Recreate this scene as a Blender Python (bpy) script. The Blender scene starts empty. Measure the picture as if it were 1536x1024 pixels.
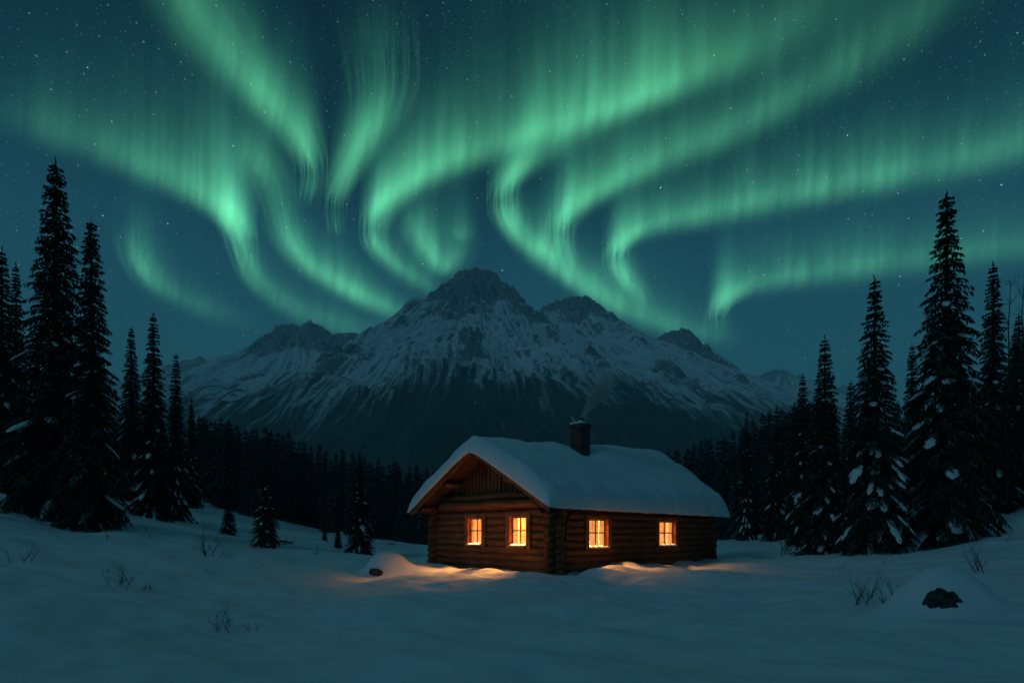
import bpy, bmesh, math, random
import numpy as np
from mathutils import Vector, Matrix

scene = bpy.context.scene
COL = scene.collection
R = math.radians

# ------------------------------------------------------------------ camera
FPX = 850.0            # focal length in photo pixels (1536 wide)
HOR = 800.0            # horizon row in the photo
EYE = 1.6
cam_d = bpy.data.cameras.new('camera')
cam = bpy.data.objects.new('camera', cam_d)
COL.objects.link(cam)
cam.location = (0, 0, EYE)
cam.rotation_euler = (R(90), 0, 0)
cam_d.sensor_width = 36.0
cam_d.lens = FPX / 1536 * 36.0
cam_d.shift_y = (HOR - 512) / 1536
cam_d.clip_start = 0.1
cam_d.clip_end = 200000
scene.camera = cam

# ------------------------------------------------------------------ colour management
scene.view_settings.view_transform = 'Standard'
scene.view_settings.look = 'None'
scene.view_settings.gamma = 1
scene.view_settings.exposure = 0
scene.cycles.transparent_max_bounces = 160
scene.cycles.max_bounces = 6
scene.cycles.diffuse_bounces = 3
scene.cycles.volume_bounces = 1
scene.cycles.use_denoising = True

# ------------------------------------------------------------------ world: night sky with stars
class NT:
    """tiny node-tree builder"""
    def __init__(s, tree):
        s.t = tree
        tree.nodes.clear()
    def n(s, kind, **kw):
        nd = s.t.nodes.new(kind)
        for k, v in kw.items():
            if k == 'ins':
                for i, val in v.items():
                    if isinstance(val, bpy.types.NodeSocket):
                        s.t.links.new(val, nd.inputs[i])
                    else:
                        nd.inputs[i].default_value = val
            else:
                setattr(nd, k, v)
        return nd
    def math(s, op, a, b=0.0, c=0.0, clamp=False):
        nd = s.n('ShaderNodeMath', operation=op, use_clamp=clamp, ins={0: a, 1: b, 2: c})
        return nd.outputs[0]
    def mr(s, v, a, b, c=0.0, d=1.0, interp='SMOOTHSTEP'):
        nd = s.n('ShaderNodeMapRange', interpolation_type=interp, ins={0: v, 1: a, 2: b, 3: c, 4: d})
        return nd.outputs[0]
    def ramp(s, fac, stops):
        nd = s.n('ShaderNodeValToRGB', ins={0: fac})
        el = nd.color_ramp.elements
        while len(el) < len(stops):
            el.new(0.5)
        for e, (p, c) in zip(el, stops):
            e.position = p
            e.color = (*c, 1)
        return nd.outputs[0]
    def mix(s, f, a, b, blend='MIX'):
        nd = s.n('ShaderNodeMix', data_type='RGBA', blend_type=blend)
        for i, val in ((0, f), (6, a), (7, b)):
            if isinstance(val, bpy.types.NodeSocket):
                s.t.links.new(val, nd.inputs[i])
            else:
                nd.inputs[i].default_value = val if i == 0 else (*val, 1)[:4]
        return nd.outputs[2]
    def noise(s, vec, scale, detail=4, rough=0.55, out=0, dist=0.0):
        nd = s.n('ShaderNodeTexNoise', ins={'Scale': scale, 'Detail': detail, 'Roughness': rough, 'Distortion': dist})
        if vec is not None:
            s.t.links.new(vec, nd.inputs['Vector'])
        return nd.outputs[out]
    def scale(s, vec, sc):
        nd = s.n('ShaderNodeMapping', ins={'Scale': sc})
        s.t.links.new(vec, nd.inputs['Vector'])
        return nd.outputs[0]
    def link(s, a, b):
        s.t.links.new(a, b)

SKY_GAIN = 1.0
world = bpy.data.worlds.new('World')
scene.world = world
world.use_nodes = True
w = NT(world.node_tree)
tc = w.n('ShaderNodeTexCoord')
dirv = tc.outputs['Generated']
sep = w.n('ShaderNodeSeparateXYZ', ins={0: dirv})
grad = w.ramp(sep.outputs[2], [
    (0.00, (.0175, .112, .160)), (0.26, (.0165, .104, .148)), (0.42, (.0105, .072, .110)),
    (0.53, (.0040, .031, .048)), (0.66, (.0016, .013, .022)), (1.0, (.003, .026, .042))])
def stars(scale, rad, power, gain):
    v = w.n('ShaderNodeTexVoronoi', feature='F1', ins={'Scale': scale, 'Vector': dirv})
    d = w.mr(v.outputs['Distance'], rad, rad * .3, 0, 1)
    sp = w.n('ShaderNodeSeparateColor', ins={0: v.outputs['Color']})
    return w.math('MULTIPLY', w.math('MULTIPLY', d, w.math('POWER', sp.outputs[0], power)), gain)
st = w.math('ADD', w.math('ADD', stars(64, .085, 6.5, 1.3), stars(115, .13, 3.5, .45)), stars(220, .22, 2, .13))
starcol = w.mix(1.0, (0.62, 0.95, 1.0), (0, 0, 0), 'ADD')
sv = w.n('ShaderNodeVectorMath', operation='SCALE', ins={0: (0.65, .95, 1.0), 3: st})
addv = w.n('ShaderNodeVectorMath', operation='ADD', ins={0: grad, 1: sv.outputs[0]})
bg = w.n('ShaderNodeBackground', ins={0: addv.outputs[0], 1: SKY_GAIN})
out = w.n('ShaderNodeOutputWorld', ins={0: bg.outputs[0]})
world.cycles.sampling_method = 'MANUAL'
world.cycles.sample_map_resolution = 256

# faint moonlight, high over the camera's left shoulder
sun_d = bpy.data.lights.new('moon', 'SUN')
sun_d.energy = 0.27
sun_d.angle = R(16)
sun_d.color = (0.34, 0.76, 1.0)
sun = bpy.data.objects.new('moon', sun_d)
COL.objects.link(sun)
sun.rotation_euler = (R(60), 0, R(-52))

# ------------------------------------------------------------------ object helpers
def tag(o, label=None, cat=None, group=None, kind=None):
    if label: o['label'] = label
    if cat: o['category'] = cat
    if group: o['group'] = group
    if kind: o['kind'] = kind
    return o

def empty(name, loc=(0, 0, 0), rz=0.0):
    o = bpy.data.objects.new(name, None)
    o.empty_display_size = 0.3
    o.location = loc
    o.rotation_euler = (0, 0, rz)
    COL.objects.link(o)
    return o

def mesh_obj(name, verts, faces, mat, parent=None, smooth=True):
    me = bpy.data.meshes.new(name)
    if isinstance(verts, np.ndarray): verts = verts.tolist()
    if isinstance(faces, np.ndarray): faces = faces.tolist()
    me.from_pydata(verts, [], faces)
    if smooth:
        me.polygons.foreach_set('use_smooth', [True] * len(me.polygons))
    me.update()
    if mat: me.materials.append(mat)
    o = bpy.data.objects.new(name, me)
    COL.objects.link(o)
    if parent: o.parent = parent
    return o

class MB:
    def __init__(s): s.v = []; s.f = []
    def add(s, vs, fs):
        b = len(s.v)
        s.v += [tuple(p) for p in vs]
        s.f += [tuple(i + b for i in f) for f in fs]
    def hex(s, p):      # 8 points: 4 bottom loop, 4 top loop
        s.add(p, [(0, 3, 2, 1), (4, 5, 6, 7), (0, 1, 5, 4), (1, 2, 6, 5), (2, 3, 7, 6), (3, 0, 4, 7)])
    def box(s, a, b):
        (x0, y0, z0), (x1, y1, z1) = a, b
        s.hex([(x0, y0, z0), (x1, y0, z0), (x1, y1, z0), (x0, y1, z0),
               (x0, y0, z1), (x1, y0, z1), (x1, y1, z1), (x0, y1, z1)])
    def tube(s, pts, rad, n=6, cap=True):
        pts = [Vector(p) for p in pts]
        if not hasattr(rad, '__len__'): rad = [rad] * len(pts)
        vs, fs = [], []
        up = None
        for i, p in enumerate(pts):
            t = (pts[min(i + 1, len(pts) - 1)] - pts[max(i - 1, 0)])
            if t.length < 1e-9: t = Vector((0, 0, 1))
            t.normalize()
            if up is None:
                up = Vector((0, 0, 1)) if abs(t.z) < .9 else Vector((1, 0, 0))
            a = t.cross(up)
            if a.length < 1e-6: a = t.orthogonal()
            a.normalize()
            b = a.cross(t); up = b
            for k in range(n):
                th = 2 * math.pi * k / n
                vs.append(p + (a * math.cos(th) + b * math.sin(th)) * rad[i])
        for i in range(len(pts) - 1):
            for k in range(n):
                k2 = (k + 1) % n
                fs.append((i * n + k, i * n + k2, (i + 1) * n + k2, (i + 1) * n + k))
        if cap:
            fs.append(tuple(range(n))[::-1])
            fs.append(tuple((len(pts) - 1) * n + k for k in range(n)))
        s.add(vs, fs)
    def build(s, name, mat, parent=None, smooth=False, recalc=True):
        o = mesh_obj(name, s.v, s.f, mat, parent, smooth)
        if recalc:
            bm = bmesh.new(); bm.from_mesh(o.data)
            bmesh.ops.recalc_face_normals(bm, faces=bm.faces)
            bm.to_mesh(o.data); bm.free()
        return o

# ------------------------------------------------------------------ numpy noise
def _h(ix, iy, seed):
    n = (ix.astype(np.int64) * 374761393 + iy.astype(np.int64) * 668265263 + seed * 1442695041) & 0xffffffff
    n = ((n ^ (n >> 13)) * 1274126177) & 0xffffffff
    return ((n ^ (n >> 16)) & 0xffffff) / float(0xffffff)
def pn(x, y, seed=0):
    x = np.asarray(x, float); y = np.asarray(y, float)
    ix = np.floor(x); iy = np.floor(y)
    fx = x - ix; fy = y - iy
    u = fx * fx * fx * (fx * (fx * 6 - 15) + 10); v = fy * fy * fy * (fy * (fy * 6 - 15) + 10)
    def g(dx, dy):
        a = _h(ix + dx, iy + dy, seed) * 2 * np.pi
        return np.cos(a) * (fx - dx) + np.sin(a) * (fy - dy)
    a = g(0, 0) * (1 - u) + g(1, 0) * u
    b = g(0, 1) * (1 - u) + g(1, 1) * u
    return (a * (1 - v) + b * v) * 1.4
def fbm(x, y, seed=0, oct=4, gain=.5, lac=2.03):
    s = 0; a = 1
    for i in range(oct):
        s = s + a * pn(x, y, seed + i * 17); a *= gain
        x = np.asarray(x) * lac + 13.7; y = np.asarray(y) * lac - 7.1
    return s
def ridged(x, y, seed=0, oct=4, gain=.5):
    s = 0; a = 1
    for i in range(oct):
        s = s + a * (1 - 2 * np.abs(pn(x, y, seed + i * 17))); a *= gain
        x = np.asarray(x) * 2.07 + 3.7; y = np.asarray(y) * 2.07 - 9.1
    return s
def sstep(a, b, x):
    t = np.clip((x - a) / (b - a), 0, 1)
    return t * t * (3 - 2 * t)

# ------------------------------------------------------------------ materials
def material(name):
    m = bpy.data.materials.new(name)
    m.use_nodes = True
    return m, NT(m.node_tree)
def principled(nt, color, rough=.8, bump=None, bstr=.3, bdist=.02, spec=.3, sss=None):
    ins = {'Roughness': rough, 'Specular IOR Level': spec}
    p = nt.n('ShaderNodeBsdfPrincipled', ins=ins)
    if isinstance(color, bpy.types.NodeSocket): nt.link(color, p.inputs['Base Color'])
    else: p.inputs['Base Color'].default_value = (*color, 1)
    if bump is not None:
        b = nt.n('ShaderNodeBump', ins={'Strength': bstr, 'Distance': bdist, 'Height': bump})
        nt.link(b.outputs[0], p.inputs['Normal'])
    nt.n('ShaderNodeOutputMaterial', ins={0: p.outputs[0]})
    return p

def snow_material(name, base=(.78, .82, .86), s=1.0, bstr=.5):
    m, t = material(name)
    c = t.n('ShaderNodeTexCoord').outputs['Object']
    n1 = t.noise(c, .9 * s, 6, .6)
    n2 = t.noise(c, 14 * s, 4, .6)
    n3 = t.noise(c, 90 * s, 2, .6)
    hgt = t.math('ADD', t.math('MULTIPLY', n1, .6), t.math('ADD', t.math('MULTIPLY', n2, .10), t.math('MULTIPLY', n3, .035)))
    col = t.ramp(n1, [(.3, tuple(b * .93 for b in base)), (.7, base)])
    principled(t, col, .75, hgt, bstr, .12, .25)
    return m
M_snow = snow_material('ground_snow_surface', bstr=.8)
M_roofsnow = snow_material('roof_snow_surface', s=2.2, bstr=.35)
M_treesnow = snow_material('branch_snow_surface', s=5, bstr=.5)

def wood_material(name, dark, light, axis=(1, 14, 14), rough=.75):
    m, t = material(name)
    c = t.n('ShaderNodeTexCoord').outputs['Object']
    s = t.scale(c, axis)
    n1 = t.noise(s, 2.2, 6, .65, dist=.6)
    n2 = t.noise(c, 1.3, 3, .5)
    f = t.math('MULTIPLY', n1, t.math('ADD', n2, .5))
    col = t.ramp(f, [(.28, dark), (.68, light)])
    principled(t, col, rough, n1, .6, .02, .25)
    return m
M_logx = wood_material('log_wood_side', (.070, .024, .010), (.21, .080, .033), (.7, 9, 9))
M_logy = wood_material('log_wood_gable', (.075, .026, .011), (.245, .094, .038), (9, .7, 9))
M_board = wood_material('vertical_board_wood', (.055, .019, .008), (.24, .092, .038), (8, 8, .6))
M_trim = wood_material('trim_wood', (.085, .030, .013), (.34, .135, .055), (3, 3, 3))
M_roofwood = wood_material('roof_wood', (.050, .020, .010), (.17, .070, .033), (2, 2, 2))

def plain_material(name, a, b, scale=6, rough=.85, bstr=.4, bdist=.02):
    m, t = material(name)
    c = t.n('ShaderNodeTexCoord').outputs['Object']
    n = t.noise(c, scale, 5, .6)
    principled(t, t.ramp(n, [(.35, a), (.65, b)]), rough, n, bstr, bdist)
    return m
def needle_material(name, a, b, dust, amount):
    m, t = material(name)
    c = t.n('ShaderNodeTexCoord').outputs['Object']
    n = t.noise(c, 1.3, 4, .6)
    nz = t.n('ShaderNodeSeparateXYZ', ins={0: t.n('ShaderNodeNewGeometry').outputs['Normal']}).outputs[2]
    d = t.math('MULTIPLY', t.mr(t.math('ABSOLUTE', nz), .45, .95), t.mr(t.noise(c, 1.9, 3, .6), 1 - amount, 1.12 - amount))
    col = t.mix(d, t.ramp(n, [(.35, a), (.65, b)]), dust)
    principled(t, col, .9)
    return m
M_needle = needle_material('spruce_needles', (.010, .019, .014), (.028, .045, .032), (.22, .25, .27), .49)
M_needle_far = needle_material('hazed_spruce_needles', (.030, .046, .048), (.070, .095, .098), (.19, .22, .24), .54)  # distance haze put into the paler, bluer needle colour, with snow dusting over it
M_bark = plain_material('spruce_bark', (.018, .014, .011), (.055, .042, .034), 7, .95)
M_twig = plain_material('bare_twig_bark', (.022, .017, .014), (.060, .046, .038), 9, .95)
M_rock = plain_material('boulder_rock', (.016, .016, .017), (.085, .080, .076), 9, .95, .9, .06)
M_pipe = plain_material('black_painted_metal', (.008, .008, .009), (.020, .020, .021), 12, .5)
M_plaster = plain_material('curtain_cloth', (.55, .42, .28), (.70, .56, .40), 8, .9)

# ------------------------------------------------------------------ ground
UX, UY = .709, .705         # cabin side-wall direction
VX, VY = -.705, .709        # cabin gable direction
AX, AY = 1.66, 22.0         # cabin near corner
CL, CW = 12.8, 7.5          # cabin length, width
MOUNDS = [  # x, y, radius x, radius y, height : drifts and boulder mounds
    (-3.6, 20.8, 1.5, .9, .16), (9.6, 11.6, 1.5, 1.0, .14),
]
def cab_local(x, y):
    dx = x - AX; dy = y - AY
    return dx * UX + dy * UY, dx * VX + dy * VY
def ground_h(x, y):
    x = np.asarray(x, float); y = np.asarray(y, float)
    rr = np.hypot(x, y)
    wid = .30 * np.clip(y - 68, 0, 400)
    sl = np.clip(-x - 4.5 - wid, 0, None)
    q_ = lambda v: .0042 * v ** 2 + .040 * v * sstep(0, 12, v)
    hl = np.where(sl < 38, q_(sl), q_(38.0) + .37 * (sl - 38))
    hl = np.where(sl > 70, q_(38.0) + .37 * 32 + 3 * np.log1p(np.clip(sl - 70, 0, None) / 10), hl)
    sr = np.clip(x - 7.5 - wid, 0, None)
    hr = np.where(sr < 34, .0046 * sr ** 2, .0046 * 34 ** 2 + .31 * (sr - 34))
    hr = np.where(sr > 66, .0046 * 34 ** 2 + .31 * 32 + 3 * np.log1p(np.clip(sr - 66, 0, None) / 10), hr)
    side = sstep(-30, 6, y)
    h = (hl + hr) * (.35 + .65 * side)
    # broad swells and wind drifts
    h = h + .32 * fbm(x / 8.0, y / 6.0, 3, 2) * sstep(2, 9, rr)
    near = 1 - sstep(60, 140, rr)
    h = h + (.165 * fbm(x / 3.0 + .3 * y / 3, y / 1.9, 11, 3) + .022 * fbm(x / .75, y / .5, 19, 2) * (1 - sstep(14, 40, rr))) * near
    # drifts banked against the cabin
    X, Y = cab_local(x, y)
    ox = np.maximum(np.maximum(-X, X - CL), 0); oy = np.maximum(np.maximum(-Y, Y - CW), 0)
    d = np.hypot(ox, oy)
    bank = np.exp(-(np.clip(d - 1.3, 0, None) / 1.6) ** 2)
    h = h + bank * (.07 + .21 * fbm(x / 1.9, y / 1.9, 31, 2))
    yard = np.exp(-((x - 1.5) / 8) ** 2 - ((y - 17) / 5.5) ** 2)
    h = h + yard * .10 * fbm(x / 1.25, y / .85, 57, 3)
    # higher bank by the far end of the gable, a hollow at the near corner
    h = h + .26 * np.exp(-((X + 1.3) / 1.6) ** 2 - ((Y - 6.6) / 2.6) ** 2)
    h = h - .16 * np.exp(-((X + .1) / .8) ** 2 - ((Y + .3) / .8) ** 2)
    for mx, my, rx, ry, hh in MOUNDS:
        h = h + hh * np.exp(-((x - mx) / rx) ** 2 - ((y - my) / ry) ** 2)
    return h * 1.0 - .05
def gz(x, y): return float(ground_h(np.array([x]), np.array([y]))[0])

def at(px, dist, py=None):
    """world x,y of a photo column at a depth (z from the ground)"""
    x = (px - 768) / FPX * dist
    return x, dist, gz(x, dist)
def hit(px, py, dmax=90, dmin=4):
    """where the view ray through a photo pixel meets the snow"""
    ds = np.arange(dmin, dmax, .05)
    xs = (px - 768) / FPX * ds
    zs = EYE + (HOR - py) / FPX * ds
    g = ground_h(xs, ds)
    k = np.argmax(zs < g)
    if zs[k] >= g[k]:
        k = len(ds) - 1
    return float(xs[k]), float(ds[k]), float(g[k])

def make_ground():
    th = np.concatenate([np.linspace(R(-52), R(52), 520), np.linspace(R(52), R(308), 130)[1:-1]])
    rr = np.concatenate([[.6, 1.2, 1.8, 2.4], np.arange(3, 45, .11), 45 * (11000 / 45) ** np.linspace(0, 1, 130)[1:]])
    T, RR = np.meshgrid(th, rr)
    x = RR * np.sin(T); y = RR * np.cos(T)
    z = ground_h(x, y)
    far = sstep(250, 900, RR)
    z = z * (1 - far) + far * -3
    nr, nt = x.shape
    v = np.stack([x, y, z], -1).reshape(-1, 3)
    i = np.arange(nr - 1)[:, None] * nt; j = np.arange(nt)[None]
    j2 = (j + 1) % nt
    f = np.stack([i + j, i + nt + j, i + nt + j2, i + j2], -1).reshape(-1, 4)
    v = np.concatenate([v, [[0, 0, float(ground_h(0., 0.))]]])
    c = len(v) - 1
    faces = f.tolist() + [(c, k, (k + 1) % nt) for k in range(nt)]
    o = mesh_obj('ground', v, faces, M_snow)
    tag(o, 'smooth blue-grey snow field with soft drifts', None, None, 'structure')
    return o
make_ground()

# ------------------------------------------------------------------ mountains
def mountain_material():
    m, t = material('mountain_snow_rock_forest')
    geo = t.n('ShaderNodeNewGeometry')
    pos = t.n('ShaderNodeTexCoord').outputs['Object']
    z = t.n('ShaderNodeAttribute', attribute_name='treeline').outputs['Fac']
    nz = t.n('ShaderNodeSeparateXYZ', ins={0: geo.outputs['Normal']}).outputs[2]
    uv = t.n('ShaderNodeUVMap', uv_map='flow').outputs[0]
    streak = t.noise(t.scale(uv, (1 / 21, 1 / 420, 1)), 1.0, 6, .70, dist=.3)
    streak2 = t.noise(t.scale(uv, (1 / 80, 1 / 800, 1)), 1.0, 4, .6)
    patch = t.noise(pos, 1 / 160, 6, .65)
    fine = t.noise(pos, 1 / 30, 6, .75)
    rk = t.n('ShaderNodeAttribute', attribute_name='crag').outputs['Fac']
    # rock shows on steep ground and on the crags
    r = t.math('ADD', t.math('MULTIPLY', t.math('SUBTRACT', .76, nz), 1.3), t.math('MULTIPLY', rk, t.math('ADD', -.02, t.math('MULTIPLY', t.noise(pos, 1 / 75, 6, .7), .74))))
    r = t.math('ADD', r, t.math('MULTIPLY', t.math('SUBTRACT', patch, .5), .7))
    r = t.math('ADD', r, t.math('MULTIPLY', t.math('SUBTRACT', streak, .5), t.math('MULTIPLY', t.mr(streak2, .38, .62), 1.5)))
    r = t.math('ADD', r, t.math('MULTIPLY', t.math('SUBTRACT', fine, .5), 1.3))
    rock = t.mr(r, .16, .36)
    rockcol = t.ramp(t.noise(pos, 1 / 45, 6, .7), [(.3, (.10, .115, .13)), (.7, (.32, .345, .37))])
    snowcol = t.ramp(patch, [(.3, (.74, .79, .84)), (.7, (.84, .88, .92))])
    col = t.mix(rock, snowcol, rockcol)
    # conifer slopes below the tree line, snow gullies running down through them
    a = t.math('ADD', z, t.math('MULTIPLY', t.math('SUBTRACT', streak, .5), 2.1))
    a = t.math('ADD', a, t.math('MULTIPLY', t.math('SUBTRACT', streak2, .5), .95))
    a = t.math('ADD', a, t.math('MULTIPLY', t.math('SUBTRACT', fine, .5), .35))
    fr = t.mr(a, 1.26, .78)
    forest = t.ramp(fine, [(.35, (.030, .042, .046)), (.75, (.085, .105, .112))])
    col = t.mix(fr, col, forest)
    hgt = t.math('ADD', t.math('MULTIPLY', fine, .5), t.math('MULTIPLY', streak, .5))
    principled(t, col, .9, hgt, .9, 26, .1)
    return m
M_mount = mountain_material()

def P3(px, py, d):
    return ((px - 768) / FPX * d, d, EYE + (HOR - py) / FPX * d)

def mountain(label, ridges, xr, yr, nx, ny, seed, steep=1.2, r0=270, slope=.62, gully=70, scale=1.0, fall=(0, 0), tree=850):
    xs = np.linspace(*xr, nx); ys = np.linspace(*yr, ny)
    X, Y = np.meshgrid(xs, ys)
    wx = X + 28 * scale * fbm(X / 420 / scale, Y / 420 / scale, seed, 3)
    wy = Y + 28 * scale * fbm(X / 420 / scale, Y / 420 / scale, seed + 5, 3)
    best = np.full(X.shape, -1e9); S = np.zeros_like(X); Rr = np.zeros_like(X); Cw = np.ones_like(X)
    r0n = r0 * (1 + .55 * fbm(X / 500 / scale, Y / 500 / scale, seed + 9, 3))
    s0 = 0.0
    for ri, (line, k) in enumerate(ridges):
        pts = [P3(*p[:3]) + ((p[3] if len(p) > 3 else 1.0),) for p in line]
        for (x0, y0, z0, c0), (x1, y1, z1, c1) in zip(pts[:-1], pts[1:]):
            dx, dy = x1 - x0, y1 - y0
            L = math.hypot(dx, dy)
            t = np.clip(((wx - x0) * dx + (wy - y0) * dy) / (L * L), 0, 1)
            qx = wx - (x0 + t * dx); qy = wy - (y0 + t * dy)
            r = np.hypot(qx, qy)
            zr = z0 + (z1 - z0) * t
            rr0 = np.clip(r0n * k, 20, None)
            drop = np.where(r < rr0, steep * r, steep * rr0 + slope * (r - rr0))
            drop = drop - .05 * slope * np.clip(r - 900 * scale, 0, None)
            zz = zr - drop
            b = zz > best
            best = np.where(b, zz, best); Rr = np.where(b, r, Rr); Cw = np.where(b, c0 + (c1 - c0) * t, Cw)
    z = best
    # fall-line coordinates keep the gullies running straight downhill
    fx_, fy_, _ = P3(*fall)
    fr_ = np.hypot(wx - fx_, wy - fy_)
    S = np.arctan2(wx - fx_, -(wy - fy_)) * 1600 * scale
    amp = sstep(15, 260 * scale, Rr)
    low = sstep(-50, 500, z)
    wob = 25 * scale * fbm(X / 200 / scale, Y / 200 / scale, seed + 21, 2)
    g = ridged((S + wob) / (52 * scale), fr_ / (1500 * scale), seed + 31, 3, .6)
    g2 = ridged((S + 2 * wob) / (330 * scale), fr_ / (1800 * scale), seed + 37, 2, .5)
    z = z + gully * scale * amp * low * (.34 * (g - .9) + .85 * (g2 - .8))
    Cw = Cw + .35 * fbm(X / 260 / scale, Y / 260 / scale, seed + 81, 3) * (Cw > .02)
    crag = sstep(1.75, .75, Rr / np.clip(r0n * np.clip(Cw, .05, 2), 10, None)) * sstep(0, .25, Cw) * sstep(800, 1250, z)
    crag = np.clip(crag + .9 * sstep(.42, .7, fbm(X / 380 / scale, Y / 380 / scale, seed + 61, 2)) * sstep(500, 900, z), 0, 1)
    edge = .45 + .55 * sstep(0, 110 * scale, Rr)
    z = z + scale * (5 + 36 * crag) * edge * low * (ridged((X + .5 * Y) / 150 / scale, (Y - .5 * X) / 240 / scale, seed + 41, 6, .62) - .55)
    z = z + scale * (3 + 6 * crag) * fbm(X / 45 / scale, Y / 45 / scale, seed + 51, 3)
    z = z * sstep(yr[0], yr[0] + 900, Y) - 40 * (1 - sstep(yr[0], yr[0] + 300, Y))
    z = np.maximum(z, -60)
    nyy, nxx = X.shape
    v = np.stack([X, Y, z], -1).reshape(-1, 3)
    i = np.arange(nyy - 1)[:, None] * nxx; j = np.arange(nxx - 1)[None]
    f = np.stack([i + j, i + j + 1, i + nxx + j + 1, i + nxx + j], -1).reshape(-1, 4)
    keep = (z.reshape(-1)[f] > -30).any(1)
    f = f[keep]
    o = mesh_obj('mountain', v, f, M_mount)
    me = o.data
    uvl = me.uv_layers.new(name='flow')
    vi = np.empty(len(me.loops), int); me.loops.foreach_get('vertex_index', vi)
    uvs = np.stack([S.reshape(-1)[vi], fr_.reshape(-1)[vi]], -1)
    uvl.data.foreach_set('uv', uvs.reshape(-1))
    tl = z / (tree * (1 + .22 * fbm(X / 700 / scale, Y / 1500 / scale, seed + 71, 2)))
    me.attributes.new('treeline', 'FLOAT', 'POINT').data.foreach_set('value', tl.reshape(-1))
    at_ = me.attributes.new('crag', 'FLOAT', 'POINT')
    at_.data.foreach_set('value', crag.reshape(-1))
    tag(o, label, None, None, 'structure')
    return o

mountain('snowy main mountain with a dark rocky dome and forested foot', [
    ([(712, 402, 4500, 1.2), (690, 408, 4500, 1.2), (655, 434, 4480, 1.0)], 1.0),
    ([(655, 434, 4480, .9), (600, 482, 4430, .7), (540, 521, 4350, .5), (460, 577, 4250, .1), (380, 622, 4100, 0), (300, 668, 3900, 0)], .42),
    ([(712, 402, 4500, 1.2), (738, 406, 4520, 1.3), (765, 440, 4540, 1.3), (790, 486, 4540, 1.3), (806, 518, 4460, 1.1)], 1.15),
    ([(806, 518, 4460, .3), (830, 548, 4250, 0), (880, 588, 3950, 0), (950, 655, 3500, 0)], .4),
    ([(712, 410, 4480, 1.2), (728, 452, 4330, 1.2), (748, 492, 4230, .9), (720, 525, 3980, 0), (640, 590, 3450, 0), (590, 660, 2900, 0)], .7),
    ([(706, 500, 4050, 0), (742, 536, 3880, 1.0), (752, 556, 3780, 0), (790, 610, 3350, 0), (820, 680, 2800, 0)], .6),
    ([(600, 482, 4430, .3), (560, 560, 3900, 0), (500, 640, 3300, 0)], .3),
], (-2900, 1700), (900, 5400), 600, 560, 7, slope=.64, r0=340, gully=42, fall=(715, 402, 4750), tree=690)
mountain('second and third snowy peaks right of the main mountain', [
    ([(780, 462, 5350, 0), (812, 464, 5300, 0), (848, 450, 5250, .35), (880, 445, 5200, 1.0), (900, 462, 5200, 1.3), (925, 494, 5150, 1.1), (948, 514, 5150, .2), (965, 508, 5100, .4), (985, 509, 5100, .3), (1004, 500, 5050, .8), (1022, 493, 5000, 1.1), (1040, 506, 5000, 1.2), (1062, 532, 4950, .9), (1095, 562, 4900, .2), (1160, 612, 4700, 0), (1230, 665, 4500, 0)], .8),
    ([(880, 446, 5200, 1.0), (886, 474, 5020, .8), (905, 520, 4700, 0), (950, 590, 4200, 0), (990, 660, 3600, 0)], .8),
    ([(1022, 494, 5000, 1.0), (1026, 520, 4850, .6), (1035, 560, 4600, 0), (1070, 620, 4100, 0), (1100, 680, 3500, 0)], .7),
    ([(948, 514, 5150, 0), (985, 580, 4650, 0)], .3),
], (-500, 3300), (1300, 6100), 480, 500, 23, slope=.66, gully=42, fall=(800, 440, 5900), tree=760)
mountain('left snowy mountain with a dark craggy top', [
    ([(290, 612, 5600, 0), (330, 580, 5700, 0), (375, 546, 5900, .4), (408, 502, 6000, 1.2), (425, 486, 6000, 1.3), (445, 490, 6000, 1.2), (466, 482, 6000, 1.2), (482, 492, 6000, 1.0), (500, 501, 6050, 1.0), (525, 503, 6100, .8), (560, 500, 6200, .6), (620, 520, 6300, 0)], 1.0),
    ([(440, 490, 6000, 1.3), (450, 520, 5750, 1.0), (452, 545, 5500, 0), (420, 620, 4700, 0)], 1.0),
    ([(500, 501, 6050, .6), (530, 580, 5300, 0)], .4),
], (-4600, -200), (2200, 7200), 420, 440, 41, slope=.66, scale=1.15, gully=42, fall=(450, 440, 6300), tree=980)
mountain('pale distant mountain at the far left', [
    ([(120, 600, 8200), (200, 565, 8300), (262, 547, 8400), (300, 536, 8500), (320, 541, 8500), (345, 548, 8500), (372, 541, 8500), (440, 560, 8600)], .6),
    ([(300, 536, 8500), (310, 600, 7600)], .5),
], (-7800, -2200), (4800, 9300), 300, 240, 61, slope=.6, scale=1.4, fall=(290, 500, 8900), tree=500)
mountain('pale distant mountains at the far right', [
    ([(1060, 575, 8600), (1090, 566, 8700), (1108, 560, 8700), (1128, 571, 8700), (1150, 560, 8700), (1172, 553, 8700), (1200, 566, 8700), (1235, 586, 8700), (1270, 578, 8700), (1340, 610, 8700)], .5),
    ([(1172, 553, 8700), (1190, 620, 7600)], .5),
], (2000, 7600), (4800, 9500), 300, 240, 83, slope=.6, scale=1.4, fall=(1170, 500, 9100), tree=500)

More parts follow.
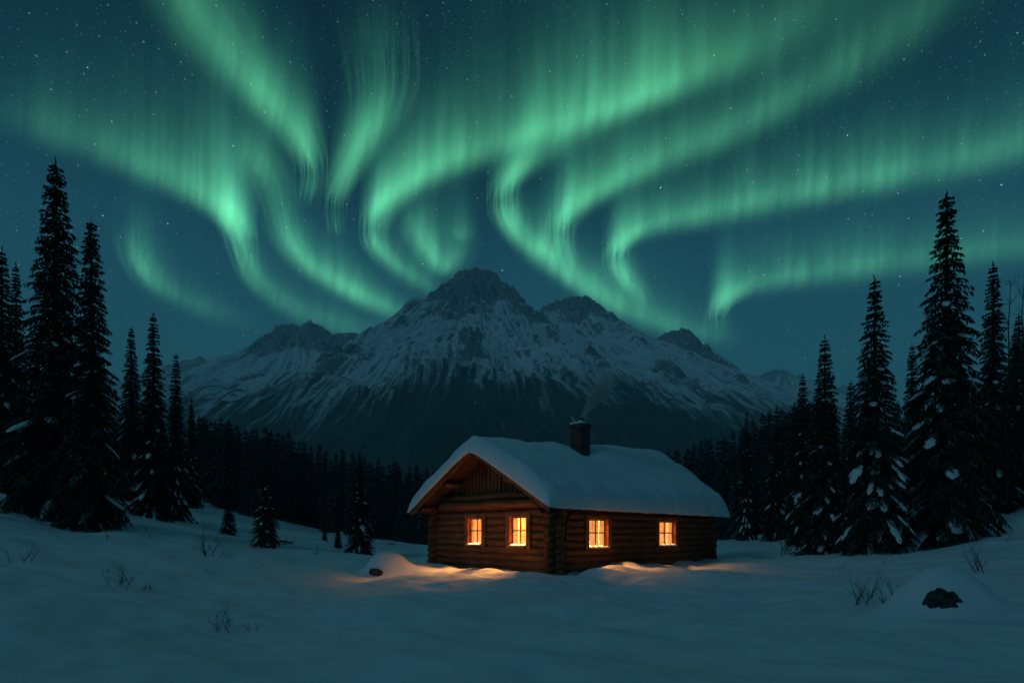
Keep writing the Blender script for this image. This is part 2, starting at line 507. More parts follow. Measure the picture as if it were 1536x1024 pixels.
# ------------------------------------------------------------------ aurora: vertical curtains of light high above
def aurora_material():
    m, t = material('aurora_glow')
    g = t.n('ShaderNodeAttribute', attribute_name='glow').outputs['Fac']
    hgt = t.n('ShaderNodeAttribute', attribute_name='rise').outputs['Fac']
    uv = t.n('ShaderNodeUVMap', uv_map='ray').outputs[0]
    s1 = t.noise(t.scale(uv, (1 / 13, .30, 1)), 1.0, 3, .55)
    s2 = t.noise(t.scale(uv, (1 / 75, .25, 1)), 1.0, 2, .5)
    ray = t.math('MULTIPLY', t.mr(s1, .28, .72, .80, 1.22), t.mr(s2, .28, .72, .68, 1.34))
    geo = t.n('ShaderNodeNewGeometry')
    dt = t.n('ShaderNodeVectorMath', operation='DOT_PRODUCT', ins={0: geo.outputs['Normal'], 1: geo.outputs['Incoming']}).outputs['Value']
    # a thin sheet of glowing air looks brighter where it is seen edge-on
    path = t.math('MINIMUM', t.math('DIVIDE', .56, t.math('MAXIMUM', t.math('ABSOLUTE', dt), .02)), 2.1)
    st_ = t.math('MULTIPLY', t.math('MULTIPLY', g, ray), path)
    col = t.ramp(hgt, [(0.0, (.185, 1.0, .47)), (.45, (.150, .90, .50)), (1.0, (.085, .70, .56))])
    e = t.n('ShaderNodeEmission', ins={0: col, 1: st_})
    tr = t.n('ShaderNodeBsdfTransparent')
    a = t.n('ShaderNodeAddShader', ins={0: e.outputs[0], 1: tr.outputs[0]})
    t.n('ShaderNodeOutputMaterial', ins={0: a.outputs[0]})
    m.cycles.emission_sampling = 'NONE'
    return m
M_aurora = aurora_material()

def crom(pts, n):
    """Catmull-Rom through rows of numbers, resampled to n"""
    p = np.array(pts, float)
    d = np.concatenate([[0], np.cumsum(np.hypot(*(np.diff(p[:, :2], axis=0).T)))])
    q = np.vstack([2 * p[0] - p[1], p, 2 * p[-1] - p[-2]])
    s = np.linspace(0, d[-1], n)
    k = np.clip(np.searchsorted(d, s, side='right') - 1, 0, len(p) - 2)
    t = ((s - d[k]) / (d[k + 1] - d[k]))[:, None]
    a, b, c, e = q[k], q[k + 1], q[k + 2], q[k + 3]
    out = .5 * ((2 * b) + (c - a) * t + (2 * a - 5 * b + 4 * c - e) * t ** 2 + (3 * b - a - 3 * c + e) * t ** 3)
    return out, s

ALT = 11000.0
# each ribbon: rows of (photo column, row of the lower border, intensity, rise in px, thickness in px)
RIBBONS = [
    [(-60, 150, .02, 130, 26), (20, 170, .10, 130, 24), (80, 192, .26, 130, 22), (160, 222, .42, 130, 20), (235, 255, .60, 140, 18), (300, 290, .90, 150, 15),
     (342, 320, 1.25, 150, 12), (360, 352, 1.25, 140, 9), (367, 388, 1.05, 110, 7), (380, 418, .55, 70, 9), (410, 442, .34, 50, 12), (455, 466, .34, 46, 14), (510, 486, .30, 42, 14), (570, 498, .16, 36, 14), (620, 500, .0, 30, 14)],
    [(345, 215, .0, 120, 18), (375, 232, .30, 120, 18), (400, 265, .45, 120, 14), (413, 310, .50, 110, 11), (424, 350, .55, 90, 10), (450, 386, .72, 62, 11), (498, 420, .90, 52, 12), (545, 445, .85, 46, 12), (590, 465, .50, 40, 12), (630, 478, .0, 32, 12)],
    [(255, -60, .36, 120, 30), (290, 5, .46, 110, 28), (335, 72, .58, 100, 26), (390, 132, .70, 90, 22), (432, 178, .84, 85, 18), (458, 222, .95, 85, 12), (468, 256, .75, 75, 9), (462, 290, .42, 50, 8), (458, 306, .0, 40, 8)],
    [(560, 20, .08, 100, 22), (574, 100, .34, 110, 20), (568, 165, .52, 105, 16), (546, 212, .70, 95, 13), (522, 255, .70, 80, 10), (504, 296, .75, 66, 7), (503, 335, .60, 50, 6), (508, 354, .0, 30, 6)],
    [(1330, -50, .06, 160, 36), (1230, 10, .18, 160, 32), (1130, 68, .36, 160, 26), (1040, 112, .66, 165, 20), (950, 150, 1.05, 160, 16), (860, 184, .90, 150, 17), (770, 208, .74, 140, 18), (690, 234, .82, 130, 17), (625, 268, .92, 115, 14),
     (580, 302, .92, 95, 11), (560, 340, .82, 80, 8), (566, 372, .70, 60, 8), (594, 398, .50, 46, 11), (630, 420, .36, 38, 12), (665, 438, .0, 30, 12)],
    [(1480, -60, .08, 110, 32), (1390, 10, .18, 110, 30), (1290, 84, .30, 105, 26), (1190, 142, .40, 100, 22), (1090, 194, .48, 100, 20), (990, 238, .60, 100, 17), (915, 274, .80, 100, 14),
     (862, 308, 1.0, 95, 11), (838, 345, .95, 85, 8), (846, 385, .72, 70, 8), (858, 412, .30, 50, 9), (866, 428, .0, 40, 9)],
    [(930, 170, .0, 90, 20), (860, 200, .20, 90, 20), (800, 232, .42, 85, 16), (765, 264, .80, 80, 10), (752, 302, .85, 70, 8), (770, 342, .75, 55, 9), (815, 384, .70, 52, 11), (870, 420, .68, 55, 12), (930, 455, .58, 62, 13), (1000, 482, .42, 62, 13), (1060, 496, .28, 46, 13), (1110, 506, .0, 40, 13)],
    [(1620, 190, .40, 110, 22), (1530, 216, .48, 108, 22), (1400, 248, .56, 100, 20), (1260, 276, .66, 92, 18), (1120, 303, .74, 84, 17), (1010, 328, .76, 80, 14), (948, 350, .86, 82, 10), (922, 382, .85, 75, 7), (932, 412, .68, 56, 8), (955, 440, .36, 50, 9), (966, 455, .0, 40, 9)],
    [(1640, 345, .26, 90, 18), (1536, 362, .36, 88, 18), (1400, 382, .46, 80, 17), (1260, 400, .56, 72, 16), (1150, 418, .66, 66, 13), (1095, 440, .90, 70, 9), (1075, 468, .80, 62, 6), (1076, 490, .20, 45, 8), (1078, 500, .0, 40, 8)],
    [(200, 335, .0, 95, 12), (200, 362, .38, 95, 11), (210, 396, .52, 90, 10), (235, 424, .40, 60, 12), (280, 447, .26, 42, 13), (340, 470, .14, 36, 14), (400, 486, .0, 30, 14)],
    [(608, 318, .0, 70, 11), (620, 345, .36, 80, 11), (641, 380, .62, 95, 10), (664, 402, .70, 95, 9), (684, 388, .40, 85, 10), (704, 348, .0, 75, 10)],
    [(676, 340, .0, 70, 9), (692, 352, .36, 75, 8), (706, 340, .0, 70, 9)],
    [(800, 360, .0, 80, 7), (812, 372, .40, 85, 6), (822, 384, .45, 85, 6), (832, 396, .0, 70, 7)],
    [(374, 350, .0, 90, 6), (377, 352, .35, 95, 5), (383, 352, .0, 90, 6)],
]
def make_aurora():
    rng = np.random.default_rng(5)
    V, F, G, H, U = [], [], [], [], []
    base = 0
    prof = np.array([-1.0, -.6, -.3, 0, .25, .5, .75, 1.0, 1.3, 1.7, 2.3, 3.0, 3.9, 5.0])   # <0 soft border in thickness units, >0 in units
    NL = 22
    for rb in RIBBONS:
        L = sum(math.hypot(b[0] - a[0], b[1] - a[1]) for a, b in zip(rb[:-1], rb[1:]))
        n = int(max(24, L / 6))
        c, s = crom(rb, n)
        for l in range(NL):
            q = (l + .5) / NL
            gx = math.sqrt(2) * (lambda y: np.sign(y) * np.sqrt(np.sqrt((2 / (np.pi * .147) + np.log(1 - y * y) / 2) ** 2 - np.log(1 - y * y) / .147) - (2 / (np.pi * .147) + np.log(1 - y * y) / 2)))(2 * q - 1)
            gy = rng.normal() * .35
            wob = 5 * pn(s / 90 + l * 7.3, np.full_like(s, l * 3.1), 77)
            th = c[:, 4]
            steepness = np.abs(np.gradient(c[:, 1])) / (np.hypot(np.gradient(c[:, 0]), np.gradient(c[:, 1])) + 1e-6)
            x = c[:, 0] + gx * th * (.80 + .55 * steepness ** 3) + wob
            y = c[:, 1] + gy * th + wob * .5
            inten = np.clip(c[:, 2], 0, None)
            rise = np.clip(c[:, 3], 20, None) * (1 - .30 * np.clip(steepness, 0, 1) ** 3) * (1 + .25 * pn(s / 60, np.full_like(s, l * .5), 99))
            D = ALT / np.clip((HOR - y) / FPX, .2, None)
            wx = (x - 768) / FPX * D
            rows = []
            for p in prof:
                if p <= 0:
                    up = p * th * 1.9; gl = (1 + p) ** 2 * (3 - 2 * (1 + p))
                    hh = 0 * s
                else:
                    up = p * rise * .62
                    gl = .89 * math.exp(-p * 1.6) + .11 * math.exp(-p * .42)
                    gl *= (1 - p / 5.0) ** .7 if p < 5 else 0
                    hh = np.full_like(s, min(1, p / 3))
                zz = D * (HOR - y + up) / FPX
                rows.append((np.stack([wx, D, zz], -1), inten * gl / NL, hh, np.stack([x + .25 * y, np.full_like(s, p)], -1)))
            for P, g_, h_, u_ in rows:
                V.append(P); G.append(g_); H.append(h_); U.append(u_)
            m = len(prof)
            i = np.arange(m - 1)[:, None] * n; j = np.arange(n - 1)[None]
            F.append((np.stack([i + j, i + j + 1, i + n + j + 1, i + n + j], -1).reshape(-1, 4)) + base)
            base += m * n
    V = np.concatenate(V); F = np.concatenate(F); G = np.concatenate(G) * AUR_GAIN; H = np.concatenate(H); U = np.concatenate(U)
    o = mesh_obj('aurora', V, F, M_aurora)
    me = o.data
    me.attributes.new('glow', 'FLOAT', 'POINT').data.foreach_set('value', G)
    me.attributes.new('rise', 'FLOAT', 'POINT').data.foreach_set('value', H)
    uvl = me.uv_layers.new(name='ray')
    vi = np.empty(len(me.loops), int); me.loops.foreach_get('vertex_index', vi)
    uvl.data.foreach_set('uv', U[vi].reshape(-1))
    tag(o, 'green northern lights swirling in ribbons across the starry sky', 'aurora', None, 'stuff')
AUR_GAIN = .92
make_aurora()

# ------------------------------------------------------------------ log cabin
cabin = empty('log_cabin', (AX, AY, 0), math.atan2(UY, UX))
tag(cabin, 'dark log cabin with lit windows under a thick snow-covered gable roof', 'cabin')
rnd = random.Random(4)
OV_F, OV_B, OV_E = 1.0, .8, .55       # overhangs: front gable, back gable, eaves
EZ = 2.62
def ridge_z(X): return 5.15 + .75 * (X + OV_F) / (CL + OV_F + OV_B)
def roof_z(X, Y):                      # underside of the roof
    f = 1 - abs(Y - CW / 2) / (CW / 2 + OV_E)
    return EZ + (ridge_z(X) - EZ) * f
ROWH, LR = .302, .161

def add_log(mb, axis, a0, a1, cx, z, r=LR):
    """a hewn log lying along x or y"""
    n = max(2, int((a1 - a0) / .35))
    sd = rnd.random() * 100
    N = 12
    vs, fs = [], []
    for i in range(n + 1):
        a = a0 + (a1 - a0) * i / n
        w1 = .012 * math.sin(a * 2.1 + sd) + .008 * math.sin(a * 5.3 + sd * 2)
        w2 = .010 * math.sin(a * 1.7 + sd * 3)
        rr = r * (1 + .035 * math.sin(a * 3.3 + sd * 1.7) + rnd.uniform(-.02, .02))
        for k in range(N):
            th = 2 * math.pi * k / N
            o = cx + w2 + rr * math.cos(th) * .98
            zz = z + w1 + rr * math.sin(th)
            vs.append((a, o, zz) if axis == 'x' else (o, a, zz))
    for i in range(n):
        for k in range(N):
            k2 = (k + 1) % N
            fs.append((i * N + k, i * N + k2, (i + 1) * N + k2, (i + 1) * N + k))
    fs.append(tuple(range(N))); fs.append(tuple(n * N + k for k in range(N)))
    mb.add(vs, fs)

def chink(mb, axis, a0, a1, cx, z):     # moss packed between the logs
    if axis == 'x': mb.box((a0 + .01, cx - .05, z - .06), (a1 - .01, cx + .05, z + .06))
    else: mb.box((cx - .05, a0 + .01, z - .06), (cx + .05, a1 - .01, z + .06))
CASE = .22
# windows: wall, centre, width, z0, z1
WIN = [('gable', 4.50, .92, 1.12, 2.30), ('gable', 1.83, .96, 1.11, 2.30),
       ('side', 2.57, 1.32, 1.03, 2.20), ('side', 8.15, 1.52, 1.03, 2.20)]
def wall_rows(axis, cx, lo, hi, wins, z_start, top, gable=False, X=0):
    mb = MB()
    k = 0
    while True:
        z = z_start + k * ROWH
        if z > top: break
        a0, a1 = lo - .40 - rnd.uniform(0, .07), hi + .40 + rnd.uniform(0, .07)
        if gable and z + LR > roof_z(X, -.42):
            lim = (z + LR + .02 - EZ) / (ridge_z(X) - EZ) * (CW / 2 + OV_E) - OV_E
            a0, a1 = max(a0, lim), min(a1, CW - lim)
        cuts = sorted((c - w_ / 2 - .06, c + w_ / 2 + .06) for c, w_, z0, z1 in wins if z0 - .02 < z < z1 + .02)
        cur = a0
        for c0, c1 in cuts:
            if c0 > cur: add_log(mb, axis, cur, c0, cx, z); chink(mb, axis, cur, c0, cx, z - ROWH / 2)
            cur = c1
        if a1 > cur + .1: add_log(mb, axis, cur, a1, cx, z); chink(mb, axis, cur, a1, cx, z - ROWH / 2)
        k += 1
    return mb
wg = [(c, w_, a, b) for kind, c, w_, a, b in WIN if kind == 'gable']
ws = [(c, w_, a, b) for kind, c, w_, a, b in WIN if kind == 'side']
wall_rows('y', 0, 0, CW, wg, -.571, 3.25, True, 0).build('gable_wall', M_logy, cabin, True)
wall_rows('x', 0, 0, CL, ws, -.661, 2.75).build('side_wall', M_logx, cabin, True)
wall_rows('y', CL, 0, CW, [], -.571, 3.25, True, CL).build('gable_wall', M_logy, cabin, True)
wall_rows('x', CW, 0, CL, [], -.661, 2.75).build('side_wall', M_logx, cabin, True)

# vertical board panels in the gables
for X, sgn in ((0.02, -1), (CL - .02, 1)):
    mb = MB()
    y = .9
    pitch = .235
    while y < CW - .9:
        y1 = y + pitch - .055
        za, zb = roof_z(X, y) + .02, roof_z(X, y1) + .02
        if max(za, zb) > 3.3:
            o = rnd.uniform(-.02, .02)
            x0, x1 = X + o - .03, X + o + .03
            z0 = 3.22
            mb.hex([(x0, y, z0), (x1, y, z0), (x1, y1, z0), (x0, y1, z0),
                    (x0, y, max(z0 + .01, za)), (x1, y, max(z0 + .01, za)), (x1, y1, max(z0 + .01, zb)), (x0, y1, max(z0 + .01, zb))])
        y += pitch
    # backing boards behind the joints
    xb = X - sgn * .17
    b = len(mb.v)
    prof = [(.02, 2.56), (CW - .02, 2.56), (CW - .02, roof_z(X, CW) + .06), (CW / 2, roof_z(X, CW / 2) + .06), (.02, roof_z(X, 0) + .06)]
    mb.add([(xb, y, z) for y, z in prof] + [(xb - sgn * .04, y, z) for y, z in prof],
           [(0, 1, 2, 3, 4), (9, 8, 7, 6, 5)] + [(k, (k + 1) % 5, 5 + (k + 1) % 5, 5 + k) for k in range(5)])
    mb.build('gable_panel', M_board, cabin, False, False)
# tie beams across the front gable
mb = MB()
add_log(mb, 'y', .55, CW - .75, -.34, 2.86, .15)
add_log(mb, 'y', .85, CW - .95, -.16, 3.17, .15)
mb.build('tie_beam', M_logy, cabin, True)
# purlins that carry the overhang
for Yp, dz in ((CW / 2, -.22), (CW / 2 - 1.95, -.20), (CW / 2 + 1.95, -.20), (-.02, -.17), (CW + .02, -.17)):
    mb = MB()
    zc = roof_z(3, Yp) + dz
    n = 24
    pts = [(-OV_F + .10 + (CL + OV_F + .5) * i / n, Yp, roof_z(-OV_F + .1 + (CL + OV_F + .5) * i / n, Yp) + dz) for i in range(n + 1)]
    mb.tube(pts, [.15 + .008 * math.sin(i * 1.3) for i in range(n + 1)], 10)
    mb.build('purlin', M_logx, cabin, True)

# roof deck
RT = .16
def roof_slab(mb, ya, yb, n=10):
    for i in range(n):
        X0 = -OV_F + (CL + OV_F + OV_B) * i / n; X1 = -OV_F + (CL + OV_F + OV_B) * (i + 1) / n
        p = [(X0, ya), (X1, ya), (X1, yb), (X0, yb)]
        mb.hex([(x, y, roof_z(x, y)) for x, y in p] + [(x, y, roof_z(x, y) + RT) for x, y in p])
mb = MB()
roof_slab(mb, -OV_E, CW / 2 - .001); roof_slab(mb, CW / 2 + .001, CW + OV_E)
# underside rafters at the overhang
roof = mb.build('roof', M_roofwood, cabin)
# barge boards
def barge(X, out, d0, d1, th, ext):
    mb = MB()
    for sg in (-1, 1):
        ya = CW / 2; yb = CW / 2 + sg * (CW / 2 + OV_E + ext)
        n = 8
        for i in range(n):
            y0 = ya + (yb - ya) * i / n; y1 = ya + (yb - ya) * (i + 1) / n
            w0 = .012 * math.sin(i * 2.1 + sg); w1 = .012 * math.sin((i + 1) * 2.1 + sg)
            x0, x1 = sorted((X, X + out * th))
            p = [(x0, y0, w0), (x1, y0, w0), (x1, y1, w1), (x0, y1, w1)]
            def zc(x, y): return EZ + (ridge_z(X) - EZ) * (1 - abs(y - CW / 2) / (CW / 2 + OV_E))
            mb.hex([(x, y, zc(x, y) + d0 + w_) for x, y, w_ in p] + [(x, y, zc(x, y) + d1 + w_) for x, y, w_ in p])
    return mb
barge(-OV_F, -1, -.16, .13, .07, .06).build('barge_board', M_trim, roof)
barge(-OV_F - .07, -1, .05, .27, .05, .10).build('barge_trim', M_trim, roof)
barge(CL + OV_B, 1, -.16, .20, .07, .06).build('barge_board', M_trim, roof)
# eave fascias
for Ye, sg in ((-OV_E, -1), (CW + OV_E, 1)):
    mb = MB()
    n = 16
    x0, x1 = -OV_F + .01, CL + OV_B - .01
    add_log(mb, 'x', x0, x1, Ye + sg * .05, EZ + .05, .125)
    y0, y1 = sorted((Ye + sg * .10, Ye - sg * .02))
    mb.box((x0, y0, EZ + .10), (x1, y1, EZ + .22))
    mb.build('eave_fascia', M_roofwood, roof, True)

# thick snow on the roof
def roof_snow():
    nx, ny = 120, 90
    a = .5 - .5 * np.cos(np.linspace(0, np.pi, nx)); b = .5 - .5 * np.cos(np.linspace(0, np.pi, ny))
    a = .55 * a + .45 * np.linspace(0, 1, nx); b = .6 * b + .4 * np.linspace(0, 1, ny)
    x0, x1 = -OV_F - .20, CL + OV_B + .15
    y0, y1 = -OV_E - .25, CW + OV_E + .14
    A, B = np.meshgrid(a, b)
    X = x0 + (x1 - x0) * A; Y = y0 + (y1 - y0) * B
    eg = np.minimum(np.minimum(A, 1 - A) * 14, np.minimum(B, 1 - B) * 9)
    wav = .06 * fbm(X / 1.3, Y / 1.3, 71, 3) + .05 * np.exp(-(eg / .9) ** 2) * fbm(X / .42, Y / .42, 72, 3)
    # outline wanders a little
    X = X + (.06 * fbm(Y / .9, X * 0, 73, 2)) * (np.abs(A - .5) * 2) ** 6
    Y = Y + (.07 * fbm(X / .8, Y * 0, 75, 3)) * (np.abs(B - .5) * 2) ** 6
    Xc = np.clip(X, -OV_F, CL + OV_B)
    rz = 5.15 + .75 * (Xc + OV_F) / (CL + OV_F + OV_B)
    q = np.sqrt((Y - CW / 2) ** 2 + .16)                      # rounded ridge
    f = 1 - q / (CW / 2 + OV_E)
    base = EZ + RT + (rz - EZ) * f
    dx = np.minimum(X - X.min(1, keepdims=True), X.max(1, keepdims=True) - X)
    dy = np.minimum(Y - Y.min(0, keepdims=True), Y.max(0, keepdims=True) - Y)
    def rnd_edge(d, r): u = np.clip(d / r, 0, 1); return np.sqrt(np.clip(1 - (1 - u) ** 2, 0, 1))
    rx = np.where(A > .5, .50, .40)
    e = rnd_edge(dx, rx) * .86 + .14 * sstep(0, .05, dx)
    e2 = rnd_edge(dy, .46)
    T = .70 + .20 * sstep(5, 13, X) + .10 * fbm(X / 2.5, Y / 2.5, 79, 2)
    # melted dip round the chimney
    T = T - .28 * np.exp(-((X - 5.6) / .75) ** 2 - ((Y - 3.1) / .65) ** 2) + .10 * np.exp(-((X - 7.6) / .9) ** 2 - ((Y - 2.9) / .8) ** 2)
    top = base + T * e * e2 + wav * e * e2 - .02
    bot = base - .03 - .05 * (1 - np.minimum(sstep(0, .3, dx), sstep(0, .3, dy)))
    top = np.maximum(top, bot)
    n = nx * ny
    v = np.concatenate([np.stack([X, Y, top], -1).reshape(-1, 3), np.stack([X, Y, bot], -1).reshape(-1, 3)])
    i = np.arange(ny - 1)[:, None] * nx; j = np.arange(nx - 1)[None]
    ft = np.stack([i + j, i + j + 1, i + nx + j + 1, i + nx + j], -1).reshape(-1, 4)
    fb = ft[:, ::-1] + n
    rim = list(range(nx)) + [r * nx + nx - 1 for r in range(1, ny)] + [(ny - 1) * nx + c for c in range(nx - 2, -1, -1)] + [r * nx for r in range(ny - 2, 0, -1)]
    fr = [(rim[k], rim[k] + n, rim[(k + 1) % len(rim)] + n, rim[(k + 1) % len(rim)]) for k in range(len(rim))]
    o = mesh_obj('roof_snow', v, ft.tolist() + fb.tolist() + fr, M_roofsnow, roof)
    bm = bmesh.new(); bm.from_mesh(o.data); bmesh.ops.remove_doubles(bm, verts=bm.verts, dist=.0005)
    bmesh.ops.recalc_face_normals(bm, faces=bm.faces); bm.to_mesh(o.data); bm.free()
roof_snow()

# chimney
def brick_material():
    m, t = material('chimney_brick')
    c = t.n('ShaderNodeTexCoord').outputs['Object']
    sp = t.n('ShaderNodeSeparateXYZ', ins={0: c})
    v = t.n('ShaderNodeCombineXYZ', ins={0: t.math('ADD', sp.outputs[0], sp.outputs[1]), 1: sp.outputs[2]})
    b = t.n('ShaderNodeTexBrick', ins={'Vector': v.outputs[0], 'Color1': (.095, .052, .040, 1), 'Color2': (.19, .105, .078, 1), 'Mortar': (.055, .052, .050, 1), 'Scale': 1.0, 'Mortar Size': .012, 'Brick Width': .36, 'Row Height': .135})
    n = t.noise(c, 12, 4, .6)
    col = t.mix(t.mr(n, .35, .7, 0, .6), b.outputs[0], (.03, .026, .024))
    principled(t, col, .95, t.math('ADD', t.math('MULTIPLY', b.outputs['Fac'], -.5), n), .7, .02)
    return m
M_brick = brick_material()
cx0, cy0, cs = 5.37, 2.92, .70
mb = MB()
mb.box((cx0, cy0, 3.6), (cx0 + cs, cy0 + cs, 6.98))
mb.box((cx0 - .04, cy0 - .04, 6.86), (cx0 + cs + .04, cy0 + cs + .04, 7.06))
chim = mb.build('chimney', M_brick, cabin)
mb = MB()
mb.tube([(cx0 + .40, cy0 + .30, 7.0), (cx0 + .40, cy0 + .30, 7.36)], .085, 12)
mb.tube([(cx0 + .40, cy0 + .30, 7.31), (cx0 + .40, cy0 + .30, 7.37)], .105, 12)
mb.build('flue_pipe', M_pipe, chim)
def lump(name, mat, parent, x0, x1, y0, y1, zb, hgt, seed, n=14, r=.12):
    xs = np.linspace(x0, x1, n); ys = np.linspace(y0, y1, n)
    X, Y = np.meshgrid(xs, ys)
    d = np.minimum(np.minimum(X - x0, x1 - X), np.minimum(Y - y0, y1 - Y))
    u = np.clip(d / r, 0, 1)
    z = zb + hgt * np.sqrt(1 - (1 - u) ** 2) * (.8 + .5 * fbm(X * 3, Y * 3, seed, 2))
    N = n * n
    v = np.concatenate([np.stack([X, Y, z], -1).reshape(-1, 3), np.stack([X, Y, np.full_like(X, zb - .01)], -1).reshape(-1, 3)])
    i = np.arange(n - 1)[:, None] * n; j = np.arange(n - 1)[None]
    ft = np.stack([i + j, i + j + 1, i + n + j + 1, i + n + j], -1).reshape(-1, 4)
    rim = list(range(n)) + [k * n + n - 1 for k in range(1, n)] + [(n - 1) * n + c for c in range(n - 2, -1, -1)] + [k * n for k in range(n - 2, 0, -1)]
    fr = [(rim[k], rim[k] + N, rim[(k + 1) % len(rim)] + N, rim[(k + 1) % len(rim)]) for k in range(len(rim))]
    o = mesh_obj(name, v, ft.tolist() + (ft[:, ::-1] + N).tolist() + fr, mat, parent)
    return o
lump('snow_cap', M_treesnow, chim, cx0 - .05, cx0 + .28, cy0 - .05, cy0 + cs + .05, 7.055, .13, 3)
lump('snow_cap', M_treesnow, chim, cx0 + .52, cx0 + cs + .03, cy0 - .02, cy0 + cs + .03, 7.055, .06, 5)

# gutter downpipe at the near corner
mb = MB()
mb.tube([(.62, -OV_E - .16, EZ + .05), (.62, -OV_E - .16, EZ - .10), (.54, -.46, EZ - .20), (.44, -.30, EZ - .36), (.36, -.25, EZ - .62), (.34, -.245, 1.0), (.34, -.245, -.25)], .055, 10)
for z in (.4, 1.5):
    mb.box((.275, -.31, z), (.405, -.15, z + .05))
mb.build('downpipe', M_pipe, cabin, True)
mb = MB()
mb.tube([(-.32, .60, 2.74), (-.36, .50, 2.62), (-.40, .30, 2.42), (-.55, -.05, 2.36), (-.72, -.42, 2.55)], .05, 8)
mb.build('drain_elbow', M_pipe, cabin, True)

# inner walls added to stop slanting lamp light streaking over the snow
mb = MB()
mb.box((.17, 3.12, -.3), (6.0, 3.22, 3.6))
mb.box((1.56, .17, -.3), (1.66, 3.118, 3.2))
mb.build('light_blocking_partition', M_board, cabin)

# lit windows
def pane_material():
    m, t = material('lit_window_pane')
    c = t.n('ShaderNodeTexCoord').outputs['Object']
    z = t.n('ShaderNodeSeparateXYZ', ins={0: c}).outputs[2]
    folds = t.noise(t.scale(c, (13, 13, .7)), 1.0, 2, .5)
    blot = t.noise(c, 2.3, 3, .55)
    lowg = t.mr(z, 2.1, 1.05, .0, 1.0)
    s = t.math('ADD', t.math('MULTIPLY', folds, .62), t.math('MULTIPLY', blot, .55))
    s = t.math('ADD', s, t.math('MULTIPLY', lowg, .10))
    col = t.ramp(s, [(.34, (.40, .085, .012)), (.50, (.72, .21, .038)), (.64, (.86, .34, .082)), (.82, (.95, .52, .18))])
    e = t.n('ShaderNodeEmission', ins={0: col, 1: PANE_GAIN})
    tr = t.n('ShaderNodeBsdfTransparent', ins={0: (.30, .27, .22, 1)})
    gl = t.n('ShaderNodeBsdfGlossy', ins={0: (.04, .04, .04, 1), 1: .05})
    a = t.n('ShaderNodeAddShader', ins={0: e.outputs[0], 1: tr.outputs[0]})
    b = t.n('ShaderNodeAddShader', ins={0: a.outputs[0], 1: gl.outputs[0]})
    t.n('ShaderNodeOutputMaterial', ins={0: b.outputs[0]})
    return m
PANE_GAIN = .92
M_pane = pane_material()
def flame_material():
    m, t = material('candle_flame')
    e = t.n('ShaderNodeEmission', ins={0: (1, .72, .34, 1), 1: 5.0})
    t.n('ShaderNodeOutputMaterial', ins={0: e.outputs[0]})
    return m
M_flame = flame_material()
M_wax = plain_material('candle_wax', (.6, .5, .38), (.7, .6, .46), 4, .6)

